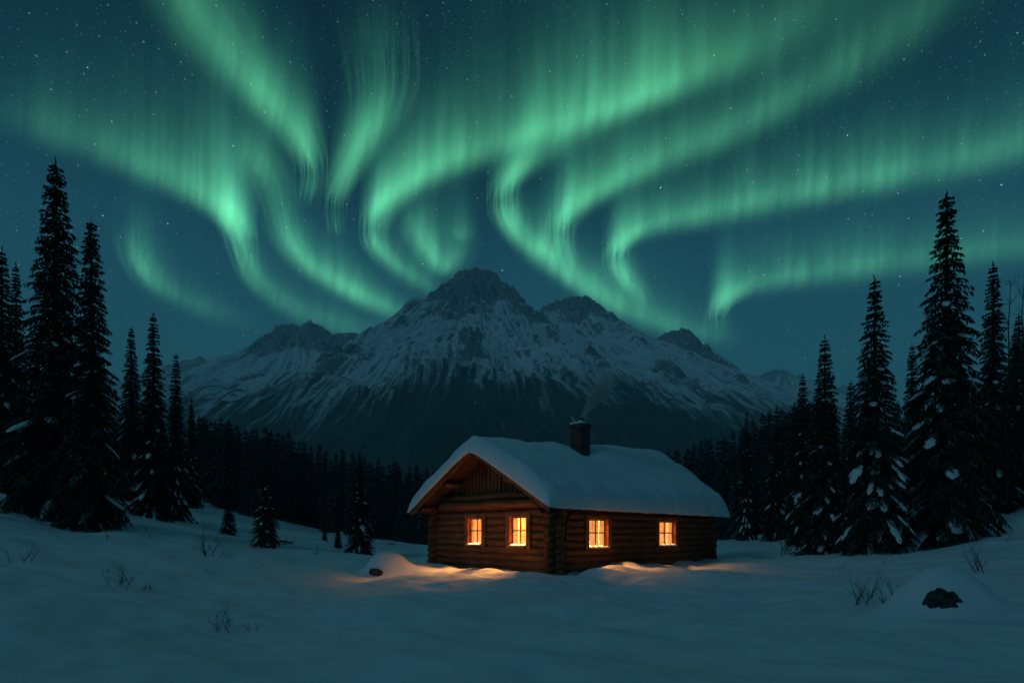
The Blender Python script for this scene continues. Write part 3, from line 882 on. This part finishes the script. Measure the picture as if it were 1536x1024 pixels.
def build_window(kind, c, w_, z0, z1, idx):
    def P(a, o, z): return (-o, a, z) if kind == 'gable' else (a, -o, z)
    def bx(mb, a0, a1, o0, o1, za, zb):
        p, q = P(a0, o0, za), P(a1, o1, zb)
        lo = [min(p[i], q[i]) for i in range(3)]; hi = [max(p[i], q[i]) for i in range(3)]
        mb.box(lo, hi)
    a0, a1 = c - w_ / 2, c + w_ / 2
    O = .215
    mb = MB()       # casing boards, reveal lining
    bx(mb, a0 - CASE, a0, -.15, O, z0 - .16, z1 + .17)
    bx(mb, a1, a1 + CASE, -.15, O, z0 - .16, z1 + .17)
    bx(mb, a0, a1, -.15, O - .004, z1, z1 + .165)
    bx(mb, a0, a1, -.15, .12, z0 - .16, z0 - .012)
    win = mb.build('window', M_trim, cabin)
    mb = MB()
    bx(mb, a0, a1, -.15, O + .075, z0 - .12, z0 - .004)
    mb.build('sill', M_trim, win)
    mb = MB()       # sash
    s = .055
    bx(mb, a0, a0 + s, -.01, .05, z0, z1); bx(mb, a1 - s, a1, -.01, .05, z0, z1)
    bx(mb, a0 + s, a1 - s, -.01, .048, z1 - s, z1); bx(mb, a0 + s, a1 - s, -.01, .048, z0, z0 + s + .02)
    bx(mb, c - .032, c + .032, -.01, .046, z0 + s + .02, z1 - s)
    zm = z0 + (z1 - z0) * .52
    bx(mb, a0 + s, c - .032, -.01, .044, zm - .026, zm + .026); bx(mb, c + .032, a1 - s, -.01, .044, zm - .026, zm + .026)
    mb.build('sash', M_trim, win)
    mb = MB()
    p = [P(a0 + .02, .015, z0 + .02), P(a1 - .02, .015, z0 + .02), P(a1 - .02, .015, z1 - .02), P(a0 + .02, .015, z1 - .02)]
    mb.add(p, [(0, 1, 2, 3)])
    mb.build('pane', M_pane, win)
    # a low bank of snow along the sill
    mb = MB()
    n = 12
    ys = [a0 - .02 + (w_ + .04) * i / n for i in range(n + 1)]
    vs = []
    for i, a in enumerate(ys):
        hh = (.055 + .025 * math.sin(i * 1.9 + idx * 2)) * (1 if 0 < i < n else .35)
        for (o, z) in ((.06, 0), (.065, hh * 1.2), (.16, hh), (.26, hh * .75), (.305, hh * .2), (.30, -.02), (.2, -.012)):
            vs.append(P(a, o, z0 - .004 + z))
    k = 7
    fs = [(i * k + j, (i + 1) * k + j, (i + 1) * k + (j + 1) % k, i * k + (j + 1) % k) for i in range(n) for j in range(k)]
    fs += [tuple(range(k)), tuple(n * k + j for j in range(k))]
    mb.add(vs, fs)
    mb.build('sill_snow', M_treesnow, win, True)
    # curtains drawn to the sides behind the glass
    for sd in (0, 1):
        mb = MB()
        e0 = a0 + .0 if sd == 0 else a1 - .24
        m_ = 16
        vs = []
        for i in range(m_ + 1):
            a = e0 + .24 * i / m_
            o = -.12 + .025 * math.sin(i * 1.6 + idx)
            for z in (z0 - .05, z1 + .05): vs.append(P(a, o, z))
        mb.add(vs, [(2 * i, 2 * i + 2, 2 * i + 3, 2 * i + 1) for i in range(m_)])
        mb.build('curtain', M_plaster, win, True, False)
    if idx >= 2:    # candles on the inner sill
        for da in ((.33,) if idx == 3 else (-.30, .36)):
            mb = MB(); fb = MB()
            q = P(c + da * w_ * .8, -.06, z0 + .02)
            mb.tube([q, (q[0], q[1], z0 + .17)], .03, 8)
            fb.tube([(q[0], q[1], z0 + .17 + h) for h in (0, .02, .05, .09, .13)], [.008, .022, .028, .016, .003], 8)
            mb.build('candle', M_wax, win)
            fb.build('candle_flame', M_flame, win, True)
for i, a in enumerate(WIN):
    build_window(*a, i)
# room lamps
for (lx, ly, lz, en) in ((.85, 1.85, 2.66, 10500), (.85, 4.45, 2.70, 8000), (2.6, .68, 2.62, 3000), (8.2, .68, 2.62, 1300)):
    ld = bpy.data.lights.new('room_lamp', 'POINT')
    ld.energy = en
    ld.color = (1.0, .43, .115)
    ld.shadow_soft_size = .26
    lo = bpy.data.objects.new('room_lamp', ld)
    COL.objects.link(lo)
    lo.parent = cabin
    lo.location = (lx, ly, lz)

# chimney smoke: a small drifting plume
def smoke():
    LN = 3.1
    o = empty('tmp')
    bpy.data.objects.remove(o)
    mb = MB()
    n = 14
    mb.tube([(0, 0, LN * i / n) for i in range(n + 1)], [.10 + .26 * (LN * i / n) for i in range(n + 1)], 14)
    m, t = material('chimney_smoke_volume')
    c = t.n('ShaderNodeTexCoord').outputs['Object']
    sp = t.n('ShaderNodeSeparateXYZ', ins={0: c})
    z = sp.outputs[2]
    wv = t.noise(c, 1.6, 3, .6)
    x = t.math('ADD', sp.outputs[0], t.math('MULTIPLY', t.math('MULTIPLY', t.math('SUBTRACT', wv, .5), .45), z))
    y = sp.outputs[1]
    r = t.math('SQRT', t.math('ADD', t.math('MULTIPLY', x, x), t.math('MULTIPLY', y, y)))
    rel = t.math('DIVIDE', r, t.math('ADD', .10, t.math('MULTIPLY', z, .25)))
    core = t.mr(rel, 1.0, .15)
    fade = t.math('POWER', t.mr(z, LN, 0, 0, 1, 'LINEAR'), 1.6)
    thin = t.math('DIVIDE', 1.0, t.math('ADD', .16, z))
    nz = t.mr(t.noise(c, 3.5, 4, .6), .3, .7, .35, 1.3)
    d = t.math('MULTIPLY', t.math('MULTIPLY', core, fade), t.math('MULTIPLY', thin, nz))
    d = t.math('MULTIPLY', d, 50.0)
    v = t.n('ShaderNodeVolumePrincipled', ins={'Color': (.90, .93, .93, 1), 'Density': d})
    t.n('ShaderNodeOutputMaterial', ins={1: v.outputs[0]})
    o = mb.build('chimney_smoke', m)
    p = cabin.matrix_basis @ Vector((cx0 + .40, cy0 + .30, 7.36))
    o.location = (AX + UX * (cx0 + .4) + VX * (cy0 + .3), AY + UY * (cx0 + .4) + VY * (cy0 + .3), 7.36)
    o.rotation_euler = (0, R(33), 0)
    tag(o, 'thin grey smoke drifting to the right from the brick chimney', 'smoke', None, 'stuff')
smoke()

# ------------------------------------------------------------------ spruces
def spruce_parts(h, ratio, levels, nb, steps, seed, blade=.13, snow=0, subs=2, droop=.55, low=.045, pw=.8, load=1.0):
    """crown verts/faces, trunk MB, snow verts/faces, for a spruce h metres tall"""
    rg = np.random.default_rng(seed)
    cv, cf = [], []
    sn = []
    Rb = h * ratio
    def quad(p, d, L, wd, roll):
        # a tapering needle spray from p along d
        d = d / (np.linalg.norm(d) + 1e-9)
        side = np.cross(d, [0, 0, 1.0]); side /= (np.linalg.norm(side) + 1e-6)
        upv = np.cross(side, d)
        s = (side * math.cos(roll) + upv * math.sin(roll)) * wd * .5
        b = len(cv)
        m = p + d * L * .5 + np.array([0, 0, .03 * L])
        e = p + d * L + np.array([0, 0, -.12 * L])
        cv.extend([p - s * .6, p + s * .6, m + s, m - s, e])
        cf.append((b, b + 1, b + 2, b + 3)); cf.append((b + 3, b + 2, b + 4))
    for lv in range(levels):
        t = low + (1 - low) * (lv + rg.uniform(-.3, .3)) / levels
        t = min(max(t, low), .992)
        z = t * h
        prof = (1 - t) ** pw
        if t < .16: prof *= .80 + 1.25 * (t)
        n = max(4, int(round(nb * (.55 + .45 * (1 - t)))))
        ph = rg.uniform(0, 6.28)
        whorl = rg.uniform(.78, 1.14)
        for k in range(n):
            a = ph + 6.283 * k / n + rg.uniform(-.3, .3)
            L = Rb * prof * whorl * rg.uniform(.70, 1.18) + .018 * h * (1 - t) + .012 * h
            dirh = np.array([math.cos(a), math.sin(a), 0])
            up = .35 * (t - .55) + rg.uniform(-.1, .1)          # upper branches rise, lower ones hang
            dr = droop * (1.1 - .75 * t) * rg.uniform(.7, 1.25)
            st = max(3, int(steps * (.35 + .65 * prof)))
            P = []
            for i in range(st + 1):
                s = i / st
                P.append(np.array([0, 0, z]) + dirh * L * s * (1 - .08 * s) + np.array([0, 0, L * (up * s - dr * s * s + .16 * dr * s ** 4)]))
            for i in range(st):
                d = P[i + 1] - P[i]
                sl = np.linalg.norm(d)
                quad(P[i], d, sl * 1.3, blade * 1.15, rg.uniform(-.6, .6))
                s = (i + .6) / st
                tl = L * (.46 - .26 * s) * rg.uniform(.7, 1.2) + blade * .8
                if i == 0: tl *= .5
                for sd in (-1, 1):
                    yaw = sd * rg.uniform(.55, 1.05)
                    dd = np.array([dirh[0] * math.cos(yaw) - dirh[1] * math.sin(yaw), dirh[0] * math.sin(yaw) + dirh[1] * math.cos(yaw), 0])
                    dd[2] = d[2] / (sl + 1e-6) - rg.uniform(.05, .45)
                    quad(P[i] + d * rg.uniform(.1, .9), dd, tl, blade, rg.uniform(-.9, .9))
                    for q in range(subs):
                        p0 = P[i] + dd / np.linalg.norm(dd) * tl * rg.uniform(.15, .8)
                        d2 = dd * .7 + np.array([rg.uniform(-.5, .5), rg.uniform(-.5, .5), -rg.uniform(.2, 1.0)])
                        quad(p0, d2, tl * rg.uniform(.3, .6) + blade * .3, blade * .8, rg.uniform(-1.2, 1.2))
            # snow resting on the outer half of some boughs
            if snow and t < .74 and rg.random() < snow * (1.15 - t * .8) and L > .07 * h * .6:
                s0 = rg.uniform(.30, .55); s1 = min(1.08, s0 + rg.uniform(.35, .62))
                wd = (rg.uniform(.045, .085) * min(L, 2.6) + .03) * load
                bend = rg.uniform(-.12, .12) * L
                N = 12
                ring = 9
                vs, fs = [], []
                side = np.array([-dirh[1], dirh[0], 0])
                for i in range(N + 1):
                    s = s0 + (s1 - s0) * i / N
                    c = np.array([0, 0, z]) + dirh * L * s * (1 - .08 * s) + np.array([0, 0, L * (up * s - dr * s * s + .16 * dr * s ** 4)]) + side * bend * (s - s0) ** 2 * 4
                    u = i / N
                    e = math.sqrt(max(0, 1 - (2 * u - 1) ** 2)) ** .8 * (.70 + .6 * rg.random()) + .03
                    for m_ in range(ring):
                        th = 2 * math.pi * m_ / ring
                        ww = wd * e * (1 + rg.uniform(-.32, .32))
                        hz = wd * .62 * e * (math.sin(th) if math.sin(th) > 0 else .5 * math.sin(th)) * (1 + rg.uniform(-.2, .2))
                        vs.append(c + side * ww * math.cos(th) + np.array([0, 0, hz + .05]))
                for i in range(N):
                    for m_ in range(ring):
                        m2 = (m_ + 1) % ring
                        fs.append((i * ring + m_, i * ring + m2, (i + 1) * ring + m2, (i + 1) * ring + m_))
                fs.append(tuple(range(ring))); fs.append(tuple(N * ring + m_ for m_ in range(ring)))
                sn.append((vs, fs))
    # leader
    for k in range(5):
        quad(np.array([0, 0, h * (.965 + .007 * k)]), np.array([rg.uniform(-.25, .25), rg.uniform(-.25, .25), 1.]), h * .02 + .1, blade * .8, rg.uniform(0, 3))
    tr = MB()
    r0 = h * .0155 + .03
    tr.tube([(0, 0, -.5), (0, 0, .05), (0, 0, h * .06), (0, 0, h * .35), (0, 0, h * .7), (0, 0, h * .99)], [r0 * 1.5, r0 * 1.25, r0, r0 * .72, r0 * .36, .012], 8)
    return cv, cf, tr, sn

def spruce_proto(name, **kw):
    cv, cf, tr, sn = spruce_parts(**kw)
    root = empty(name)
    tr.build('trunk', M_bark, root, True)
    cr = mesh_obj('crown', np.array(cv), cf, M_needle, root, False)
    for vs, fs in sn:
        b = MB(); b.add(vs, fs); b.build('branch_snow', M_treesnow, cr, True)
    return root
def copy_tree(o, parent=None):
    c = o.copy(); COL.objects.link(c)
    if parent: c.parent = parent
    for ch in o.children: copy_tree(ch, c)
    return c

HERO = [dict(h=20, ratio=.120, levels=62, nb=8, steps=10, seed=11, blade=.10, snow=.20, droop=.62, subs=3, pw=.86),
        dict(h=20, ratio=.100, levels=60, nb=8, steps=10, seed=22, blade=.10, snow=.20, droop=.70, pw=.92, subs=3),
        dict(h=20, ratio=.132, levels=54, nb=8, steps=10, seed=33, blade=.105, snow=.30, droop=.74, pw=.86, subs=3, load=1.35)]
protos = [spruce_proto('spruce_tree', **k) for k in HERO]
used = [False] * len(protos)
def hero(px, top, base, dist, kind, rz, label, wide=1.0, group='tall spruces at the edges of the clearing'):
    """a tall spruce: photo column, rows of tip and foot, depth"""
    x = (px - 768) / FPX * dist
    g = gz(x, dist)
    zt = EYE + (HOR - top) / FPX * dist
    sc = (zt - g) / 20.0
    o = protos[kind] if not used[kind] else copy_tree(protos[kind])
    used[kind] = True
    o.location = (x, dist, g - .05)
    o.rotation_euler = (0, 0, rz)
    o.scale = (sc * wide, sc * wide, sc)
    tag(o, label, 'tree', group)
    return o
hero(84, 240, 770, 31, 0, .3, 'tallest spruce on the left, its tip highest among the left trees')
hero(137, 326, 785, 29.5, 1, 2.1, 'slender spruce just right of the tallest left spruce')
hero(230, 470, 770, 40, 1, 4.0, 'mid-height spruce left of the two small lone spruces, with a sharp tip')
hero(197, 488, 765, 50, 0, 1.2, 'thin dark spruce half hidden behind two mid-height left spruces', .8)
hero(264, 528, 768, 44, 1, 5.2, 'shorter spruce at the right end of the left tall group', .9)
hero(3, 372, 760, 36, 0, 2.7, 'spruce cut by the left edge of the view', .85)
hero(24, 395, 760, 44, 1, 3.3, 'narrow spruce between the left edge and the tallest left spruce', .8)
hero(287, 596, 770, 56, 1, .7, 'small pointed spruce beside the left end of the dark tree line', .9)
hero(1420, 288, 805, 31, 2, .9, 'tallest spruce on the right with snow-laden boughs')
hero(1312, 415, 820, 30, 2, 3.4, 'broad snowy spruce left of the tallest right spruce', 1.0)
hero(1237, 504, 820, 33, 0, 4.4, 'medium spruce at the left of the three big right spruces', 1.0)
hero(1490, 394, 760, 40, 1, 1.7, 'dark spruce behind and right of the tallest right spruce', .95)
hero(1204, 560, 815, 42, 0, 2.2, 'slim spruce close behind the left of the medium right spruce', .85)
hero(1368, 514, 800, 46, 1, .2, 'thin spruce tip showing between the two tallest right spruces', .9)
hero(1165, 606, 812, 50, 0, 5.5, 'dark spruce near the cabin side, right of the open-trunked one', .8)
hero(1120, 616, 810, 52, 1, 3.9, 'pointed spruce nearest to the right end of the cabin', .8)
hero(1276, 570, 812, 48, 0, 1.1, 'spruce filling the gap between medium and broad right spruces', .95)
hero(1528, 470, 770, 48, 0, .5, 'spruce cut by the right edge of the view', .9)
hero(398, 688, 808, 33, 2, 2.0, 'small lone spruce with spreading lower boughs on the left slope', 1.25, 'small spruces on the open snow')
hero(540, 682, 812, 37, 2, 5.0, 'small lone spruce left of the cabin with a narrow top', 1.15, 'small spruces on the open snow')
hero(343, 735, 798, 40, 0, 4.1, 'low bushy spruce on the left slope before the tree line', 1.5, 'small spruces on the open snow')
hero(487, 778, 804, 47, 1, .4, 'tiny young spruce, the left one of two beside the narrow-topped lone spruce', 1.3, 'small spruces on the open snow')
hero(507, 780, 807, 44, 0, 1.4, 'tiny young spruce, the right one of two beside the narrow-topped lone spruce', 1.3, 'small spruces on the open snow')
hero(1197, 792, 818, 38, 0, 3.0, 'tiny young spruce under the medium right spruce', 1.3, 'small spruces on the open snow')

# background wood: one mesh per tree
BG = []
for k in range(5):
    cv, cf, tr, sn = spruce_parts(h=15, ratio=(.105, .090, .115, .098, .082)[k], levels=36, nb=7, steps=4, seed=100 + k, blade=.26, subs=1, droop=.5, low=.05)
    b = MB(); b.v = [tuple(p) for p in cv]; b.f = list(cf)
    b.add(tr.v, tr.f)
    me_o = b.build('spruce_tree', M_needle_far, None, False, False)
    BG.append(me_o)
bg_used = [False] * len(BG)
rb = random.Random(9)
def far_tree(x, y, h, label, group):
    k = rb.randrange(len(BG))
    o = BG[k] if not bg_used[k] else BG[k].copy()
    if bg_used[k]: COL.objects.link(o)
    bg_used[k] = True
    s = h / 15
    o.location = (x, y, gz(x, y) - .1)
    o.rotation_euler = (0, 0, rb.uniform(0, 6.28))
    o.scale = (s * rb.uniform(.85, 1.15),) * 2 + (s,)
    tag(o, label, 'tree', group)
def lerp(v, pts):
    for (a, b), (c, d) in zip(pts[:-1], pts[1:]):
        if v <= c: return b + (d - b) * (v - a) / (c - a)
    return pts[-1][1]
# tree-top rows along the two sides of the valley
TOPL = [(-40, 470), (120, 520), (280, 612), (400, 640), (540, 682), (640, 700), (700, 706)]
TOPR = [(960, 690), (1020, 676), (1080, 655), (1160, 620), (1250, 590), (1350, 560), (1450, 500), (1560, 440)]
def wood(px0, px1, n, tops, d0, d1, label, group, jit=26, drop=14):
    for i in range(n):
        px = px0 + (px1 - px0) * (i + rb.uniform(.1, .9)) / n
        u = rb.random()
        d = d0(px) + (d1(px) - d0(px)) * u
        top = lerp(px, tops) + rb.uniform(-jit * .35, jit) + drop * (1 - u)
        x = (px - 768) / FPX * d
        zt = EYE + (HOR - top) / FPX * d
        h = max(4, zt - gz(x, d))
        far_tree(x, d, h, label, group)
gl = 'dark spruce in the tree line across the valley left of the cabin'
gr = 'dark spruce in the tree line behind the right end of the cabin'
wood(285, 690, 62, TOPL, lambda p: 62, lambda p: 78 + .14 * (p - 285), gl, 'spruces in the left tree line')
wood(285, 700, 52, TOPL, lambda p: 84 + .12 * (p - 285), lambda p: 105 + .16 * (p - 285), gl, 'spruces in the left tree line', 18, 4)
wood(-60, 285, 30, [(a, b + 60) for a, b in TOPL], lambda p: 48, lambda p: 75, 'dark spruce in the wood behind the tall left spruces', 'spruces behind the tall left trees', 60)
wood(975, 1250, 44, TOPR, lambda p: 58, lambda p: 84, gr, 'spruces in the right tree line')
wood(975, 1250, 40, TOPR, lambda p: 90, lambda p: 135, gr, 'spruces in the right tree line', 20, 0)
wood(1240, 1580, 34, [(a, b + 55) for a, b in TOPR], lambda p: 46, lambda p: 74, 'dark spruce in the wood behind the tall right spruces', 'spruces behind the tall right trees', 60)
# ------------------------------------------------------------------ bare shrubs and trees
def bare_mb(h, seed, stems=3, spread=.5, depth=3, r=None, kids=4, upright=.5):
    rg = random.Random(seed)
    mb = MB()
    r = r or h * .012 + .003
    def grow(p, d, L, rad, lv):
        n = 5
        pts = [p.copy()]; rr = [rad]
        dd = d.copy()
        for i in range(n):
            dd = (dd + Vector((rg.uniform(-.22, .22), rg.uniform(-.22, .22), rg.uniform(-.08, .16)))).normalized()
            pts.append(pts[-1] + dd * L / n)
            rr.append(rad * (1 - .75 * (i + 1) / n))
        mb.tube(pts, rr, 5 if lv == depth else 3, False)
        if lv > 0:
            for k in range(kids + (1 if lv == depth else 0)):
                i = rg.randint(1, n)
                q = pts[i]
                a = rg.uniform(0, 6.28)
                sd = Vector((math.cos(a), math.sin(a), rg.uniform(.1, .8)))
                nd = (dd * upright + sd * .6).normalized()
                grow(q, nd, L * rg.uniform(.32, .6), max(rr[i] * .62, .0022), lv - 1)
    for s in range(stems):
        a = rg.uniform(0, 6.28)
        d = Vector((math.cos(a) * spread, math.sin(a) * spread, 1)).normalized()
        grow(Vector((rg.uniform(-.05, .05) * stems, rg.uniform(-.05, .05) * stems, -.1)), d, h * rg.uniform(.55, .95), r, depth)
    return mb
def shrub(px, py, hpx, seed, label, stems=3, spread=.5, depth=2, kids=4, group='bare shrubs poking out of the snow'):
    x, y, z = hit(px, py)
    h = hpx / FPX * y
    o = bare_mb(h, seed, stems, spread, depth, max(.009, .0125 * h), kids).build('bare_shrub', M_twig, None, True, False)
    o.location = (x, y, z)
    tag(o, label, 'shrub', group)
shrub(32, 842, 34, 1, 'small dark shrub near the left edge of the snow', 4, .5)
shrub(185, 876, 30, 2, 'dense low shrub below the slender left spruce', 6, .5, 2, 5)
shrub(214, 884, 16, 3, 'tiny twig clump right of the dense low shrub', 4, .6)
shrub(160, 858, 15, 4, 'faint twigs left of the dense low shrub', 3, .8)
shrub(222, 806, 22, 5, 'shrub leaning on the slope below the tall left spruces', 4, .7)
shrub(160, 808, 16, 6, 'single forked twig below the tall left spruces', 2, .6)
shrub(312, 834, 52, 7, 'tallest bare shrub on the left slope, with branching stems', 4, .45, 3)
shrub(340, 836, 16, 8, 'low scrub at the foot of the tallest left-slope shrub', 5, 1.0)
shrub(345, 946, 38, 9, 'nearest bare shrub in the left foreground', 5, .5)
shrub(380, 947, 28, 10, 'slanting twig right of the nearest left foreground shrub', 2, .9)
shrub(473, 832, 16, 12, 'low fine twigs midway between the left slope and the cabin', 5, .9)
shrub(382, 842, 9, 13, 'tiny twigs low in the snow below the small lone spruce', 3, .9)
shrub(1174, 832, 46, 14, 'shrub standing before the trees right of the cabin', 6, .45, 3)
shrub(1290, 908, 62, 15, 'tall leaning shrub left of the right boulder', 3, .45, 2, 5)
shrub(1304, 898, 42, 18, 'thin shrub between the two taller shrubs left of the right boulder', 3, .35, 2, 5)
shrub(1330, 910, 60, 16, 'upright shrub nearest to the right boulder', 3, .35, 2, 5)
shrub(1470, 857, 55, 17, 'forked shrub behind the right boulder near the edge', 4, .5)
shrub(1395, 862, 20, 19, 'small twigs peeping over the top of the right boulder', 3, .6)
shrub(1510, 812, 12, 20, 'sparse low twigs by the right edge', 3, .9)
shrub(1372, 868, 12, 21, 'fine low twigs left of the right boulder top', 3, 1.1)

def bare_tree(px, top, d, seed, label):
    x, y, z = at(px, d)
    h = EYE + (HOR - top) / FPX * d - z
    root = empty('bare_tree', (x, y, z))
    rg = random.Random(seed)
    # trunk with rising branches
    tr = MB(); br = MB()
    pts = []; rad = []
    n = 12
    dx = dy = 0
    for i in range(n + 1):
        pts.append(Vector((dx, dy, -.3 + (h + .3) * i / n))); rad.append(.11 * (1 - .92 * i / n) + .006)
        dx += rg.uniform(-.09, .09); dy += rg.uniform(-.09, .09)
    tr.tube(pts, rad, 7)
    for i in range(3, n + 1):
        for k in range(4):
            a = rg.uniform(0, 6.28)
            b = bare_mb(h * .30 * (1.25 - i / n), seed * 31 + i * 7 + k, 1, 0, 2, .022 * (1.3 - i / n) + .004, 4)
            M = Matrix.Translation(pts[i]) @ Matrix.Rotation(a, 4, 'Z') @ Matrix.Rotation(rg.uniform(.5, .95), 4, 'Y')
            br.add([M @ Vector(v) for v in b.v], b.f)
    tr.build('trunk', M_twig, root, True)
    br.build('branches', M_twig, root, True, False)
    tag(root, label, 'tree', 'bare trees at the right edge')
bare_tree(1512, 428, 38, 3, 'leafless tree just right of the dark spruce by the right edge')
bare_tree(1534, 416, 41, 5, 'leafless tree cut by the right edge of the view')
bare_tree(1476, 560, 44, 8, 'shorter leafless tree between the tallest and the dark right spruce')

# ------------------------------------------------------------------ snow-capped boulders and fallen wood
def boulder(px, py, wpx, hpx, label, seed, bare=1.0):
    x, y, z = hit(px, py)
    k = y / FPX
    W, H = wpx * k / 2, hpx * k
    y += W * .5; z = gz(x, y)
    root = empty('snow_covered_boulder', (x, y, z))
    tag(root, label, 'boulder', 'boulders buried in snow')
    bm = bmesh.new()
    bmesh.ops.create_icosphere(bm, subdivisions=4, radius=1)
    for v in bm.verts:
        c = v.co
        n = float(fbm(np.array([c.x * 2.2 + seed]), np.array([c.y * 2.2 + c.z * 1.7]), seed, 3)[0])
        rag = 1 + .24 * n
        v.co = Vector((c.x * W * .50, c.y * W * .30, c.z * H * .36)) * rag * bare
        v.co.x -= W * .22; v.co.z += H * .10; v.co.y -= W * (.70 if bare == 1 else .86)
        v.co.z += .10 * H * max(0, c.z) * math.sin(3.1 * c.x + seed)
    me = bpy.data.meshes.new('rock'); bm.to_mesh(me); bm.free()
    me.materials.append(M_rock)
    o = bpy.data.objects.new('rock', me); COL.objects.link(o); o.parent = root
    # snow cap: dome that hangs over the rock and runs into the drift behind
    nu, nv = 64, 26
    vs, fs = [(0, 0, H)], []
    for i in range(1, nv + 1):
        u = i / nv
        for j in range(nu):
            th = 2 * math.pi * j / nu
            c, s = math.cos(th), math.sin(th)
            da = (th - math.radians(252) + math.pi) % (2 * math.pi) - math.pi
            front = 0.0
            rmax = 2.4
            r = u * rmax
            wide = 1.0 + .55 * max(0, c)
            xx = W * c * r * wide
            yy = W * .85 * s * r
            bell = .80 * math.exp(-(r / .90) ** 3.0) + .20 * math.exp(-(r / 1.45) ** 2)
            zz = gz(x + xx, y + yy) - z + H * bell + .004 - .12 * u ** 2
            zz += bell * H * .07 * math.sin(2.3 * xx / W + seed) * math.sin(2.9 * yy / W + 1 + seed)
            vs.append((xx, yy, zz))
    for j in range(nu):
        fs.append((0, 1 + j, 1 + (j + 1) % nu))
    for i in range(nv - 1):
        for j in range(nu):
            j2 = (j + 1) % nu
            fs.append((1 + i * nu + j, 1 + (i + 1) * nu + j, 1 + (i + 1) * nu + j2, 1 + i * nu + j2))
    b = len(vs)
    vs.append((0, 0, -.6))
    o_ = 1 + (nv - 1) * nu
    for j in range(nu): fs.append((o_ + j, b, o_ + (j + 1) % nu))
    mb = MB(); mb.add(vs, fs)
    c_ = mb.build('snow_cap', M_snow, root, True)
boulder(574, 866, 66, 33, 'snow-covered boulder in the lamplight left of the cabin', 4, .62)
boulder(1418, 915, 112, 62, 'larger snow-covered boulder with a dark bare face in the right foreground', 9)

def fallen(px, py, lpx, seed, label):
    x, y, z = hit(px, py)
    L = lpx * y / FPX
    rg = random.Random(seed)
    mb = MB()
    for k in range(9):
        a = rg.uniform(-.5, .5)
        p = [Vector((-L / 2 + L * i / 5, rg.uniform(-.06, .06) * L + math.sin(a) * i * .04, .03 + .07 * L * math.sin(i * .62) + rg.uniform(0, .05) * L - .004 * i)) for i in range(6)]
        mb.tube(p, [.028 * L, .035 * L, .03 * L, .025 * L, .016 * L, .006 * L], 5)
    b = bare_mb(L * .5, seed, 5, 2.0, 2, .02 * L, 4)
    mb.add(b.v, b.f)
    o = mb.build('fallen_branch', M_twig, None, True, False)
    o.location = (x, y, z); o.rotation_euler = (0, 0, rg.uniform(-.4, .1))
    tag(o, label, 'branch', 'dead branches lying on the snow')
fallen(425, 815, 34, 2, 'dark fallen bough beside the small lone spruce with spreading boughs')
fallen(587, 816, 12, 4, 'small dark stub of wood in the snow left of the cabin')

# ------------------------------------------------------------------ haze: the cold valley air
HAZE = 1.0e-4
if HAZE > 0:
    m, t = material('valley_air')
    v = t.n('ShaderNodeVolumePrincipled', ins={'Color': (.62, .88, 1.0, 1), 'Density': HAZE, 'Anisotropy': .0})
    t.n('ShaderNodeOutputMaterial', ins={1: v.outputs[0]})
    mb = MB()
    mb.box((-11500, -11500, -64), (11500, 11500, 2420))
    o = mb.build('haze', m)
    tag(o, 'thin blue night air over the valley', 'haze', None, 'stuff')
